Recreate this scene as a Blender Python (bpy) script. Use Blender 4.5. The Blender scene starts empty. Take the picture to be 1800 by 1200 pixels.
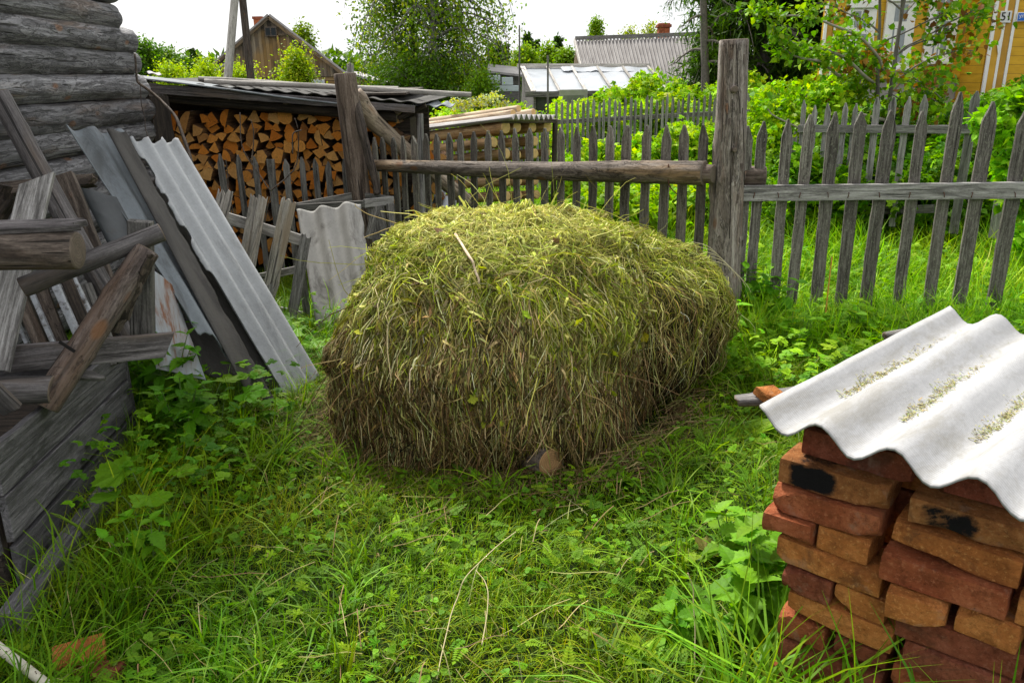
import bpy, math, random
import numpy as np
from mathutils import Vector, Matrix, noise as mn
random.seed(7)
RN = np.random.default_rng(11)
scene = bpy.context.scene
COL = scene.collection
# ------------------------------------------------------------------ camera
F = 1400.0
PITCH = math.radians(18.2); ROLL = math.radians(-1.0)
cam_d = bpy.data.cameras.new('camera'); cam_d.sensor_width = 36; cam_d.lens = F/1800*36
cam_d.clip_start = .02; cam_d.clip_end = 2000
cam = bpy.data.objects.new('camera', cam_d); COL.objects.link(cam)
CR = Matrix.Rotation(math.pi/2-PITCH, 3, 'X') @ Matrix.Rotation(ROLL, 3, 'Z')
CC = Vector((0, 0, 1.6))
cam.matrix_world = Matrix.Translation(CC) @ CR.to_4x4()
scene.camera = cam
# ------------------------------------------------------------------ world, sun, exposure
SUN_EL, SUN_AZ = math.radians(52), math.radians(-30)      # azimuth from +Y towards +X
w = bpy.data.worlds.new('World'); scene.world = w; w.use_nodes = True
nt = w.node_tree; nt.nodes.clear()
out = nt.nodes.new('ShaderNodeOutputWorld'); bg = nt.nodes.new('ShaderNodeBackground')
sky = nt.nodes.new('ShaderNodeTexSky'); sky.sky_type = 'NISHITA'; sky.sun_disc = False
sky.sun_elevation = SUN_EL; sky.sun_rotation = SUN_AZ; sky.dust_density = 3; sky.air_density = 1
tc = nt.nodes.new('ShaderNodeTexCoord'); nz = nt.nodes.new('ShaderNodeTexNoise')
nz.inputs['Scale'].default_value = 2.2; nz.inputs['Detail'].default_value = 5
mp = nt.nodes.new('ShaderNodeMapping'); mp.inputs['Scale'].default_value = (1, 1, 2.6)
rp = nt.nodes.new('ShaderNodeValToRGB')
rp.color_ramp.elements[0].position = .3; rp.color_ramp.elements[0].color = (9.6, 9.9, 10.3, 1)
rp.color_ramp.elements[1].position = .62; rp.color_ramp.elements[1].color = (12.6, 12.5, 12.4, 1)
mx = nt.nodes.new('ShaderNodeMixRGB'); mx.inputs[0].default_value = .88
nt.links.new(tc.outputs['Generated'], mp.inputs[0]); nt.links.new(mp.outputs[0], nz.inputs['Vector'])
nt.links.new(nz.outputs[0], rp.inputs[0]); nt.links.new(sky.outputs[0], mx.inputs[1])
nt.links.new(rp.outputs[0], mx.inputs[2]); nt.links.new(mx.outputs[0], bg.inputs[0])
bg.inputs['Strength'].default_value = .075; nt.links.new(bg.outputs[0], out.inputs[0])
sun_d = bpy.data.lights.new('sun', 'SUN'); sun_d.energy = 4.6; sun_d.angle = math.radians(9)
sun_d.color = (1, .96, .88)
sun = bpy.data.objects.new('sun', sun_d); COL.objects.link(sun)
sd = Vector((math.sin(SUN_AZ)*math.cos(SUN_EL), math.cos(SUN_AZ)*math.cos(SUN_EL), math.sin(SUN_EL)))
sun.rotation_euler = sd.to_track_quat('Z', 'Y').to_euler()
scene.view_settings.view_transform = 'Standard'; scene.view_settings.look = 'None'
scene.view_settings.exposure = .58; scene.view_settings.gamma = 1
scene.render.engine = 'CYCLES'
scene.cycles.max_bounces = 6; scene.cycles.transparent_max_bounces = 6

# ------------------------------------------------------------------ placement helpers
def ray(px, py): return CR @ Vector(((px-900)/F, -(py-600)/F, -1))
def at(px, py, Y): d = ray(px, py); return CC + d*(Y/d.y)
def gnd(px, py, z=0): d = ray(px, py); return CC + d*((z-1.6)/d.z)
def atx(px, py, X): d = ray(px, py); return CC + d*(X/d.x)
def onl(px, py, A, B):                   # hit of the ray with the vertical plane through plan points A, B
    d = ray(px, py); ex, ey = B[0]-A[0], B[1]-A[1]
    t = (A[0]*ey-A[1]*ex)/(d.x*ey-d.y*ex)
    return CC + d*t
def gz(x, y):
    s = max(0, y-5.0)
    r = .04*s*min(1, max(0, (x-.6)/1.5)) + .02*max(0, y-9)
    return min(r, .5)
V = Vector
# ------------------------------------------------------------------ numpy noise
def _h(i, j, k, s):
    n = (i*374761393 + j*668265263 + k*2147483647 + s*974634777) & 0xffffffff
    n = ((n ^ (n >> 13))*1274126177) & 0xffffffff
    return ((n ^ (n >> 16)) & 0xffff)/65535.0
def vnoise(P, s=0):
    P = np.asarray(P, float); I = np.floor(P).astype(np.int64); f = P-I; f = f*f*(3-2*f)
    r = 0
    for a in (0, 1):
        for b in (0, 1):
            for c in (0, 1):
                wgt = (f[..., 0] if a else 1-f[..., 0])*(f[..., 1] if b else 1-f[..., 1])*(f[..., 2] if c else 1-f[..., 2])
                r = r+wgt*_h(I[..., 0]+a, I[..., 1]+b, I[..., 2]+c, s)
    return r
def fbm(P, o=3, s=0):
    P = np.asarray(P, float); r = 0; a = .5; t = 0
    for i in range(o): r = r+a*vnoise(P*2**i, s+i*7); t += a; a *= .5
    return r/t*2-1
# ------------------------------------------------------------------ mesh helpers
def mk(name, verts, faces, mats, parent=None, M=None, smooth=False, midx=None, col=None):
    me = bpy.data.meshes.new(name)
    verts = np.asarray(verts, dtype=np.float32).reshape(-1, 3)
    if isinstance(faces, np.ndarray):
        n, k = faces.shape
        me.vertices.add(len(verts)); me.vertices.foreach_set('co', verts.ravel())
        me.loops.add(n*k); me.loops.foreach_set('vertex_index', faces.astype(np.int32).ravel())
        me.polygons.add(n); me.polygons.foreach_set('loop_start', np.arange(0, n*k, k, dtype=np.int32))
        me.polygons.foreach_set('loop_total', np.full(n, k, dtype=np.int32))
        me.update(calc_edges=True)
    else:
        me.from_pydata(verts.tolist(), [], faces)
    for m in (mats if isinstance(mats, (list, tuple)) else [mats]): me.materials.append(m)
    if midx is not None: me.polygons.foreach_set('material_index', np.asarray(midx, dtype=np.int32))
    me.polygons.foreach_set('use_smooth', np.full(len(me.polygons), bool(smooth)))
    if col is not None:
        at_ = me.attributes.new('col', 'FLOAT_COLOR', 'POINT')
        c = np.ones((len(verts), 4), dtype=np.float32); c[:, :3] = col
        at_.data.foreach_set('color', c.ravel())
    me.update()
    o = bpy.data.objects.new(name, me); COL.objects.link(o)
    if M is None: M = Matrix.Identity(4)
    if parent is not None:
        o.parent = parent; o.matrix_basis = PM[parent.name].inverted() @ M
    else: o.matrix_basis = M
    PM[o.name] = M.copy()
    return o
PM = {}
def tag(o, label, cat, group=None, kind=None):
    o['label'] = label; o['category'] = cat
    if group: o['group'] = group
    if kind: o['kind'] = kind
    return o
def thing(name, loc, label, cat, group=None):
    o = bpy.data.objects.new(name, None); COL.objects.link(o); o.empty_display_size = .1
    M = Matrix.Translation(V(loc)); o.matrix_basis = M; PM[o.name] = M
    return tag(o, label, cat, group)
def setting(o): o['kind'] = 'structure'; return o
def frm(p0, p1, nrm=V((0, 0, 1))):
    """local X from p0 to p1, local Z as near nrm as can be"""
    x = (V(p1)-V(p0)).normalized(); y = V(nrm).cross(x)
    if y.length < 1e-4: y = V((0, 1, 0)).cross(x)
    y.normalize(); z = x.cross(y)
    M = Matrix((x, y, z)).transposed().to_4x4(); M.translation = V(p0); return M
def log(name, p0, p1, r0, r1, mats, parent=None, m=16, seed=0, rough=.06, bend=0., knots=2, flat=0, step=.05, cut=0):
    p0, p1 = V(p0), V(p1); L = (p1-p0).length; n = max(3, int(L/step)); n = min(n, 130)
    rs = np.random.default_rng(seed*131+5)
    X = np.linspace(0, L, n+1); A = np.linspace(0, 2*np.pi, m, endpoint=False)
    xx, aa = np.meshgrid(X, A, indexing='ij'); t = xx/L
    rr = r0+(r1-r0)*t; rm = (r0+r1)/2
    q = np.stack([xx*1.6/ max(.12, rm*8)*.6, np.cos(aa)*1.6, np.sin(aa)*1.6], -1)+seed*3.7
    rr = rr*(1+rough*fbm(q, 3, seed)+rough*.5*fbm(q*np.array([.5, 5, 5]), 2, seed+3)+rough*.35*fbm(q*np.array([5, 3, 3]), 3, seed+5))
    for k in range(knots):
        kx, ka = rs.uniform(.05, .95)*L, rs.uniform(0, 2*np.pi)
        d2 = ((xx-kx)/(rm*.45))**2+(np.angle(np.exp(1j*(aa-ka)))/.4)**2
        rr = rr*(1+.13*np.exp(-d2))
    bx = bend*np.sin(t*np.pi)*L; bz = bend*.5*np.sin(t*2*np.pi+seed)*L
    Y = rr*np.cos(aa)+bx; Z = rr*np.sin(aa)+bz
    if flat: Z = np.minimum(Z, bz+r0*flat)
    xo = xx.copy()
    if cut: xo[-1] += cut*np.cos(aa[-1])*r1; xo[0] += cut*.6*np.cos(aa[0]+1)*r0
    vs = np.stack([xo, Y, Z], -1).reshape(-1, 3).tolist(); fs = []; mi = []
    for i in range(n):
        for j in range(m):
            k = (j+1) % m; fs.append((i*m+j, (i+1)*m+j, (i+1)*m+k, i*m+k)); mi.append(0)
    for e, ring, rad in ((0, 0, -1), (1, n, 1)):
        b = len(vs)
        for sc, off in ((.93, .004), (.5, .003)):
            for j in range(m):
                v = vs[ring*m+j]; cx = bz*0
                vs.append([v[0]+rad*off*(1 if cut == 0 else 1), bx[ring, 0]+(v[1]-bx[ring, 0])*sc, bz[ring, 0]+(v[2]-bz[ring, 0])*sc])
        vs.append([sum(vs[b+m+j][0] for j in range(m))/m, bx[ring, 0], bz[ring, 0]])
        rings = [ring*m, b, b+m]
        for a_, b_ in zip(rings[:-1], rings[1:]):
            for j in range(m):
                k = (j+1) % m
                f = (a_+j, b_+j, b_+k, a_+k); fs.append(f if e else f[::-1]); mi.append(1)
        for j in range(m):
            f = (b+m+j, b+2*m, b+m+(j+1) % m); fs.append(f if e else f[::-1]); mi.append(1)
    if not isinstance(mats, (list, tuple)): mats = [mats, mats]
    o = mk(name, vs, fs, mats, parent, frm(p0, p1), True, mi)
    return o
def board(name, p0, p1, wd, th, nrm, mat, parent=None, tip='flat', seed=0, w1=None, jag=.02, warp=0., ch=.0025, tipl=None):
    """a plank from p0 to p1 (centre line), face normal nrm; tip at p1: flat, point, broken, slant"""
    p0, p1 = V(p0), V(p1); L = (p1-p0).length; rs = np.random.default_rng(seed*77+3)
    w1 = wd if w1 is None else w1; n = max(4, int(L/.08)); hw = lambda x: (wd+(w1-wd)*x/L)/2
    tl = tipl or (wd*.9 if tip == 'point' else 0)
    xs = np.linspace(0, L-tl, n); up = []; dn = []
    for x in xs:
        h = hw(x); up.append([x, h*(1+jag*rs.normal())]); dn.append([x, -h*(1+jag*rs.normal())])
    if tip == 'point':
        k = rs.uniform(-.12, .12)*wd
        up[-1][1] *= .98; mid = [[L-tl*.25, hw(L)*.36+k], [L, k+.006], [L, k-.004], [L-tl*.25, -hw(L)*.38+k]]
    elif tip == 'broken':
        mid = [[L+rs.uniform(-.5, .25)*wd, h*hw(L)] for h in (.75, .45, .2, -.1, -.4, -.75)]
    elif tip == 'slant':
        up[-1][0] += wd*.45; mid = []
    elif tip == 'slant2':
        dn[-1][0] += wd*.6; mid = []
    else: mid = []
    ol = up+mid+dn[::-1]; N = len(ol); vs = []
    for z, ins in ((-th/2, 1), (-th/2+ch, 0), (th/2-ch, 0), (th/2, 1)):
        for x, y in ol:
            k = 1-2.2*ch/wd if ins else 1
            vs.append([x+(ch if x < 1e-6 else (-ch if x > L-1e-6 else 0))*ins, y*k, z+warp*math.sin(x/L*3.1)*L])
    fs = [tuple(range(N)), tuple(range(4*N-1, 3*N-1, -1))]
    for r in range(3):
        for j in range(N):
            k = (j+1) % N; fs.append((r*N+j, (r+1)*N+j, (r+1)*N+k, r*N+k))
    return mk(name, vs, fs, mat, parent, frm(p0, p1, nrm))
def boxm(name, c, s, rz, mat, parent=None, ch=.01):
    a, b, d = s[0]/2, s[1]/2, s[2]/2; vs = []; 
    for z, i in ((-d, 1), (-d+ch, 0), (d-ch, 0), (d, 1)):
        for x, y in ((-a, -b), (a, -b), (a, b), (-a, b)): vs.append([x-math.copysign(ch*i, x), y-math.copysign(ch*i, y), z])
    fs = [(3, 2, 1, 0), (12, 13, 14, 15)]
    for r in range(3):
        for j in range(4): k = (j+1) % 4; fs.append((r*4+j, r*4+k, (r+1)*4+k, (r+1)*4+j))
    return mk(name, vs, fs, mat, parent, Matrix.Translation(V(c)) @ Matrix.Rotation(rz, 4, 'Z'))
def sheet(name, TL, TR, BL, BR, waves, amp, th, mat, parent=None, seed=0, rl=0, rr=0, rt=0, rb=0, nx=60, phase=0, label=None, chips=()):
    """corrugated sheet; waves run across from left to right, ridges run top to bottom"""
    TL, TR, BL, BR = map(V, (TL, TR, BL, BR))
    L = ((BL-TL).length+(BR-TR).length)/2
    M = frm((TL+TR)/2, (BL+BR)/2, (BL-TL).cross(TR-TL)); Mi = M.inverted()
    a, b, c, d = [Mi @ p for p in (TL, TR, BL, BR)]
    ny = int(waves*10)+1; rs = np.random.default_rng(seed)
    u = np.linspace(0, 1, nx+1); v = np.linspace(0, 1, ny+1); U, Vv = np.meshgrid(u, v, indexing='ij')
    # ragged edges: remap v (sideways) and u (lengthways) near the edges
    def rag(n, amt, s):
        x = np.linspace(0, 9, n); return amt*np.abs(fbm(np.stack([x, x*0+s, x*0], -1), 4, s))*2
    vl = rag(nx+1, rl, seed+1)[:, None]; vr = rag(nx+1, rr, seed+2)[:, None]
    for (uc, hw_, dep, side) in chips:
        bump = dep*np.clip(1-((u-uc)/hw_)**2, 0, 1)**.5
        if side == 'l': vl = vl+bump[:, None]
        else: vr = vr+bump[:, None]
    ut = rag(ny+1, rt, seed+3)[None]; ub = rag(ny+1, rb, seed+4)[None]
    V2 = vl+(1-vl-vr)*Vv; U2 = ut+(1-ut-ub)*U
    P = lambda q: np.array(q)[None, None]
    W = (1-U2)[..., None]*((1-V2)[..., None]*P(a)+V2[..., None]*P(b))+U2[..., None]*((1-V2)[..., None]*P(c)+V2[..., None]*P(d))
    ph = V2*waves*2*np.pi+phase
    H = amp*np.sin(ph)+.002*fbm(np.stack([U2*8, V2*6, U2*0], -1), 2, seed)
    top = W.copy(); top[..., 2] += H; bot = top.copy(); bot[..., 2] -= th
    n1 = ny+1; N = (nx+1)*n1; vs = np.concatenate([top.reshape(-1, 3), bot.reshape(-1, 3)])
    i, j = np.meshgrid(np.arange(nx), np.arange(ny), indexing='ij'); q = (i*n1+j).ravel()
    f1 = np.stack([q, q+n1, q+n1+1, q+1], -1)
    f2 = f1[:, ::-1]+N
    e = []
    for A_ in (np.arange(nx+1)*n1, (np.arange(nx+1)*n1+ny)[::-1], np.arange(ny+1)[::-1], np.arange(ny+1)+nx*n1):
        e.append(np.stack([A_[:-1], A_[:-1]+N, A_[1:]+N, A_[1:]], -1))
    fs = np.concatenate([f1, f2]+e)
    o = mk(name, vs, fs, mat, parent, M, True)
    return o
def ribbons(P, W, S, col, name, mat, parent=None, label=None):
    """P (N,K,3) centre points, W (N,K) half widths, S (N,K,3) or (N,3) side vectors, col (N,3)"""
    N, K, _ = P.shape
    if S.ndim == 2: S = np.repeat(S[:, None], K, 1)
    vs = np.stack([P-S*W[..., None], P+S*W[..., None]], 2).reshape(-1, 3)
    i, k = np.meshgrid(np.arange(N), np.arange(K-1), indexing='ij'); b = (i*K+k).ravel()*2
    fs = np.stack([b, b+1, b+3, b+2], -1)
    c = np.repeat(col[:, None], K*2, 1).reshape(-1, 3) if col.ndim == 2 else np.repeat(col, 2, 1).reshape(-1, 3)
    return mk(name, vs, fs, mat, parent, None, True, None, c)
def nrmz(a): return a/np.maximum(1e-9, np.linalg.norm(a, axis=-1, keepdims=True))
def scatter(tv, tf, pos, yaw, tilt, tdir, sc, col, name, mat, parent=None, roll=None):
    """instances of a leaf template (lies in XY, stem at origin, tip +Y)"""
    N = len(pos); tv = np.asarray(tv, float); tf = np.asarray(tf)
    cy, sy = np.cos(yaw), np.sin(yaw)
    ct, st = np.cos(tilt), np.sin(tilt)
    v = tv[None]*np.asarray(sc)[:, None, None]
    if roll is not None:
        cr, sr = np.cos(roll), np.sin(roll)
        x = v[..., 0]*cr[:, None]+v[..., 2]*sr[:, None]; z = -v[..., 0]*sr[:, None]+v[..., 2]*cr[:, None]
        v = np.stack([x, v[..., 1], z], -1)
    y = v[..., 1]*ct[:, None]-v[..., 2]*st[:, None]; z = v[..., 1]*st[:, None]+v[..., 2]*ct[:, None]
    x = v[..., 0]*cy[:, None]-y*sy[:, None]; y2 = v[..., 0]*sy[:, None]+y*cy[:, None]
    vs = np.stack([x, y2, z], -1)+pos[:, None]
    fs = tf[None]+np.arange(N)[:, None, None]*len(tv)
    c = np.repeat(col[:, None], len(tv), 1).reshape(-1, 3)
    return mk(name, vs.reshape(-1, 3), fs.reshape(-1, tf.shape[1]), mat, parent, None, False, None, c)
def merge(items):
    vs, fs, b = [], [], 0
    for v, f in items: vs.append(np.asarray(v, float)); fs.append(np.asarray(f)+b); b += len(v)
    return np.concatenate(vs), np.concatenate(fs)
def tubes(lines, m=6):
    """list of (points, radii) -> verts, quads"""
    vs, fs, b = [], [], 0
    for pts, rad in lines:
        pts = np.asarray(pts, float); n = len(pts)
        T = nrmz(np.gradient(pts, axis=0)); ref = np.array([.3, .9, .2]) if abs(T[0][2]) > .7 else np.array([0, 0, 1.])
        A = nrmz(np.cross(T, ref)); B = np.cross(T, A); an = np.linspace(0, 2*np.pi, m, endpoint=False)
        ring = pts[:, None]+np.asarray(rad)[:, None, None]*(A[:, None]*np.cos(an)[None, :, None]+B[:, None]*np.sin(an)[None, :, None])
        vs.append(ring.reshape(-1, 3))
        i, j = np.meshgrid(np.arange(n-1), np.arange(m), indexing='ij'); k = (j+1) % m
        fs.append(np.stack([i*m+j, i*m+k, (i+1)*m+k, (i+1)*m+j], -1).reshape(-1, 4)+b); b += n*m
    return np.concatenate(vs), np.concatenate(fs)
# ------------------------------------------------------------------ materials
class NB:
    def __init__(s, name):
        s.m = bpy.data.materials.new(name); s.m.use_nodes = True; s.t = s.m.node_tree; s.t.nodes.clear()
        s.o = s.n('OutputMaterial'); s.p = s.n('BsdfPrincipled'); s.l(s.p.outputs[0], s.o.inputs[0])
    def n(s, k, **kw):
        x = s.t.nodes.new('ShaderNode'+k)
        for a, b in kw.items(): setattr(x, a, b)
        return x
    def l(s, a, b): s.t.links.new(a, b)
    def coord(s, scale=(1, 1, 1), kind='Object', rnd=True):
        tc = s.n('TexCoord'); mp = s.n('Mapping'); mp.inputs['Scale'].default_value = scale
        src = tc.outputs[kind]
        if rnd:
            oi = s.n('ObjectInfo'); va = s.n('VectorMath', operation='SCALE'); va.inputs[0].default_value = (13.1, 7.7, 9.3)
            s.l(oi.outputs['Random'], va.inputs['Scale'])
            ad = s.n('VectorMath', operation='ADD'); s.l(src, ad.inputs[0]); s.l(va.outputs[0], ad.inputs[1]); src = ad.outputs[0]
        s.l(src, mp.inputs[0]); return mp.outputs[0]
    def noise(s, co, scale=1, det=4, rough=.6, dist=0):
        x = s.n('TexNoise'); x.inputs['Scale'].default_value = scale; x.inputs['Detail'].default_value = det
        x.inputs['Roughness'].default_value = rough; x.inputs['Distortion'].default_value = dist
        s.l(co, x.inputs['Vector']); return x.outputs[0]
    def ramp(s, f, stops):
        x = s.n('ValToRGB'); e = x.color_ramp.elements
        while len(e) < len(stops): e.new(.5)
        for i, (p, c) in enumerate(stops):
            e[i].position = p; e[i].color = (*c, 1) if len(c) == 3 else c
        s.l(f, x.inputs[0]); return x.outputs[0]
    def g(s, f, a, b): return s.ramp(f, [(a, (0, 0, 0)), (b, (1, 1, 1))])
    def mix(s, f, a, b, mode='MIX'):
        x = s.n('MixRGB', blend_type=mode)
        for i, q in ((0, f), (1, a), (2, b)):
            if isinstance(q, (int, float)): x.inputs[i].default_value = q
            elif isinstance(q, tuple): x.inputs[i].default_value = (*q, 1)
            else: s.l(q, x.inputs[i])
        return x.outputs[0]
    def math(s, op, a, b=0.):
        x = s.n('Math', operation=op)
        for i, q in ((0, a), (1, b)):
            if isinstance(q, (int, float)): x.inputs[i].default_value = q
            else: s.l(q, x.inputs[i])
        return x.outputs[0]
    def fin(s, col, bump=None, bs=.4, bd=.004, rough=.85, spec=.3):
        if isinstance(col, tuple): s.p.inputs['Base Color'].default_value = (*col, 1)
        else: s.l(col, s.p.inputs['Base Color'])
        if isinstance(rough, (int, float)): s.p.inputs['Roughness'].default_value = rough
        else: s.l(rough, s.p.inputs['Roughness'])
        s.p.inputs['Specular IOR Level'].default_value = spec
        if bump is not None:
            b = s.n('Bump'); b.inputs['Strength'].default_value = bs; b.inputs['Distance'].default_value = bd
            s.l(bump, b.inputs['Height']); s.l(b.outputs[0], s.p.inputs['Normal'])
        return s.m
def wood(name, dark, mid, light, warm=None, gs=60, crack=.5, lichen=0., moss=None, spec=.3, rough=.8, bd=.004, patch=None, flake=0.):
    b = NB(name)
    g1 = b.noise(b.coord((gs*.06, gs, gs)), 1, 8, .78, .3); fz = b.noise(b.coord((55, 130, 130)), 1, 4, .8)
    g1 = b.math('ADD', b.math('MULTIPLY', g1, .78), b.math('MULTIPLY', fz, .22))
    g2 = b.noise(b.coord((1.4, 7, 7)), 1, 4, .6, .6)
    ck = b.noise(b.coord((1.1, gs*.55, gs*.55)), 1, 2, .5, 1.2)
    c = b.ramp(g1, [(.39, tuple(x*.6 for x in dark)), (.50, mid), (.62, tuple(x*1.1 for x in light))])
    c = b.mix(b.math('MULTIPLY', b.g(g2, .35, .7), .55), c, b.mix(1., c, light, 'MULTIPLY') if False else mid)
    if warm: c = b.mix(b.math('MULTIPLY', b.g(b.noise(b.coord((1.2, 9, 9)), 1, 4, .6), .53, .68), .75), c, warm)
    cm = b.ramp(ck, [(.30, (1, 1, 1)), (.36, (0, 0, 0))])
    c = b.mix(b.math('MULTIPLY', cm, crack), c, tuple(x*.25 for x in dark))
    # dark blotches of wear
    bl = b.noise(b.coord((2.5, 14, 14)), 1, 5, .7, 1)
    c = b.mix(b.math('MULTIPLY', b.g(bl, .53, .64), .7), c, tuple(x*.8 for x in dark))
    if patch: c = b.mix(b.g(b.noise(b.coord((5, 13, 13)), 1, 6, .75, .8), .6, .66), c, patch)
    fl = b.noise(b.coord((3.2, 17, 17)), 1, 6, .72, 1.6)
    fb_ = b.ramp(b.math('ABSOLUTE', b.math('SUBTRACT', fl, .5)), [(.004, (1, 1, 1)), (.016, (0, 0, 0))])
    if flake:
        fc = b.ramp(fl, [(.49, tuple(x*.55 for x in mid)), (.51, tuple(x*.95 for x in light))]); c = b.mix(.20*flake, c, fc)
        c = b.mix(b.math('MULTIPLY', b.math('MULTIPLY', fb_, b.g(g2, .42, .55)), .9), c, tuple(x*.25 for x in dark))
        kn = b.n('TexVoronoi'); kn.inputs['Scale'].default_value = 1.; b.l(b.coord((3.2, 6, 6)), kn.inputs['Vector'])
        c = b.mix(b.math('MULTIPLY', b.ramp(kn.outputs[0], [(.10, (1, 1, 1)), (.16, (0, 0, 0))]), .7), c, (.24, .11, .045))
    if lichen:
        ln = b.noise(b.coord((70, 95, 95)), 1, 4, .7)
        c = b.mix(b.math('MULTIPLY', b.g(ln, .66-lichen*.1, .70-lichen*.1), .55), c, (.30, .31, .24))
    if moss: c = b.mix(b.math('MULTIPLY', b.g(b.noise(b.coord((2, 8, 8)), 1, 5, .7), .5, .7), .7), c, moss)
    oi = b.n('ObjectInfo'); hv = b.n('HueSaturation'); b.l(c, hv.inputs['Color'])
    mr = b.n('MapRange'); mr.inputs[3].default_value = .68; mr.inputs[4].default_value = 1.25
    b.l(oi.outputs['Random'], mr.inputs[0]); b.l(mr.outputs[0], hv.inputs['Value'])
    h = b.math('SUBTRACT', b.math('ADD', g1, b.math('MULTIPLY', bl, .6)), b.math('MULTIPLY', cm, 1.6))
    if flake: h = b.math('ADD', h, b.math('MULTIPLY', b.ramp(fl, [(.48, (0, 0, 0)), (.52, (1, 1, 1))]), .5*flake))
    return b.fin(hv.outputs[0], h, .9, bd, rough, spec)
W_GREY = wood('weathered_grey_wood', (.05, .046, .042), (.15, .142, .132), (.30, .285, .265), gs=70, crack=.8, lichen=.4)
W_PICK = wood('picket_grey_wood', (.04, .034, .028), (.14, .127, .11), (.32, .30, .265), gs=80, crack=.8, lichen=.9)
W_PALE = wood('pale_grey_wood', (.12, .11, .10), (.30, .275, .245), (.48, .45, .41), gs=70, crack=.85, warm=(.24, .18, .12))
W_RAIL = wood('rail_plank_wood', (.09, .085, .08), (.24, .23, .22), (.42, .41, .40), gs=60, crack=.8, lichen=.3)
W_WALL = wood('log_wall_wood', (.03, .029, .03), (.13, .127, .132), (.42, .415, .43), gs=26, crack=1., warm=(.19, .125, .08), spec=.5, rough=.62, bd=.012, patch=(.018, .016, .016), flake=1.)
W_SHAD = wood('old_timber', (.035, .03, .03), (.12, .108, .108), (.26, .24, .24), gs=60, crack=.8, spec=.4, rough=.65, warm=(.14, .10, .07))
W_BROWN = wood('brown_timber', (.032, .025, .02), (.11, .086, .07), (.24, .195, .16), gs=50, crack=1., warm=(.14, .09, .055), flake=.5)
W_BIN = wood('bin_plank_wood', (.04, .038, .04), (.105, .10, .105), (.22, .21, .22), gs=60, crack=.4, spec=.5, rough=.6)
W_POST = wood('log_post_wood', (.06, .048, .04), (.29, .245, .21), (.56, .51, .46), gs=30, crack=1., warm=(.20, .10, .055), bd=.014, patch=(.50, .45, .41), flake=.8)
W_CPOST = wood('corner_post_wood', (.05, .035, .028), (.155, .115, .09), (.30, .245, .205), gs=50, crack=.8)
W_FRAIL = wood('fence_log_wood', (.045, .036, .03), (.17, .135, .11), (.42, .36, .31), gs=26, crack=1., warm=(.42, .27, .13), bd=.012, patch=(.035, .026, .02), flake=.9)
W_PINE = wood('fresh_pine_bark', (.16, .08, .035), (.46, .27, .12), (.72, .52, .29), gs=26, crack=.5, warm=(.60, .42, .22))
W_POLE = wood('bare_pole_wood', (.22, .20, .18), (.42, .395, .36), (.62, .59, .55), gs=50, crack=.6)
W_PEEL = wood('peeled_pole_wood', (.34, .20, .12), (.62, .48, .33), (.78, .66, .50), gs=24, crack=.3)
W_BARN = wood('barn_board_wood', (.05, .038, .025), (.15, .11, .07), (.27, .20, .12), gs=12, crack=.4, warm=(.30, .18, .06))
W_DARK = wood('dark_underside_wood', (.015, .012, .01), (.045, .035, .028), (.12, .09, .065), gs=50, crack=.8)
def endgrain(name, a, bcol, heart=None):
    b = NB(name); tc = b.n('TexCoord'); sp = b.n('SeparateXYZ'); b.l(tc.outputs['Object'], sp.inputs[0])
    r = b.math('SQRT', b.math('ADD', b.math('POWER', sp.outputs[1], 2.), b.math('POWER', sp.outputs[2], 2.)))
    nz_ = b.noise(b.coord((3, 14, 14)), 1, 3)
    s_ = b.math('SINE', b.math('MULTIPLY', b.math('ADD', r, b.math('MULTIPLY', nz_, .02)), 620.))
    c = b.mix(b.math('MULTIPLY', b.math('ADD', s_, 1.), .25), a, bcol)
    c = b.mix(b.math('MULTIPLY', b.g(b.noise(b.coord((9, 28, 28)), 1, 5, .7), .5, .7), .6), c, tuple(x*.45 for x in a))
    return b.fin(c, nz_, .4, .004, .8, .2)
E_FRESH = endgrain('fresh_end_grain', (.66, .45, .20), (.50, .30, .12))
E_OLD = endgrain('old_end_grain', (.17, .135, .105), (.08, .065, .05))
E_BROWN = endgrain('brown_end_grain', (.34, .20, .09), (.18, .10, .05))
def firemat():
    b = NB('split_firewood'); oi = b.n('ObjectInfo')
    base = b.ramp(oi.outputs['Random'], [(0, (.56, .17, .02)), (.3, (.70, .25, .035)), (.6, (.74, .34, .08)), (.85, (.68, .38, .13)), (1, (.36, .15, .04))])
    g1 = b.noise(b.coord((12, 45, 45)), 1, 5, .7, 1)
    c = b.mix(b.math('MULTIPLY', b.g(g1, .4, .75), .55), base, (.20, .07, .015))
    ck = b.noise(b.coord((2, 16, 16)), 1, 3, .6, 2)
    c = b.mix(b.ramp(ck, [(.28, (.9, .9, .9)), (.33, (0, 0, 0))]), c, (.05, .02, .01))
    return b.fin(c, g1, .7, .006, .8, .15)
M_FIRE = firemat()
M_FSIDE = wood('firewood_side', (.06, .03, .015), (.20, .10, .045), (.38, .22, .11), gs=50, crack=.6, warm=(.10, .08, .07))
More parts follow.
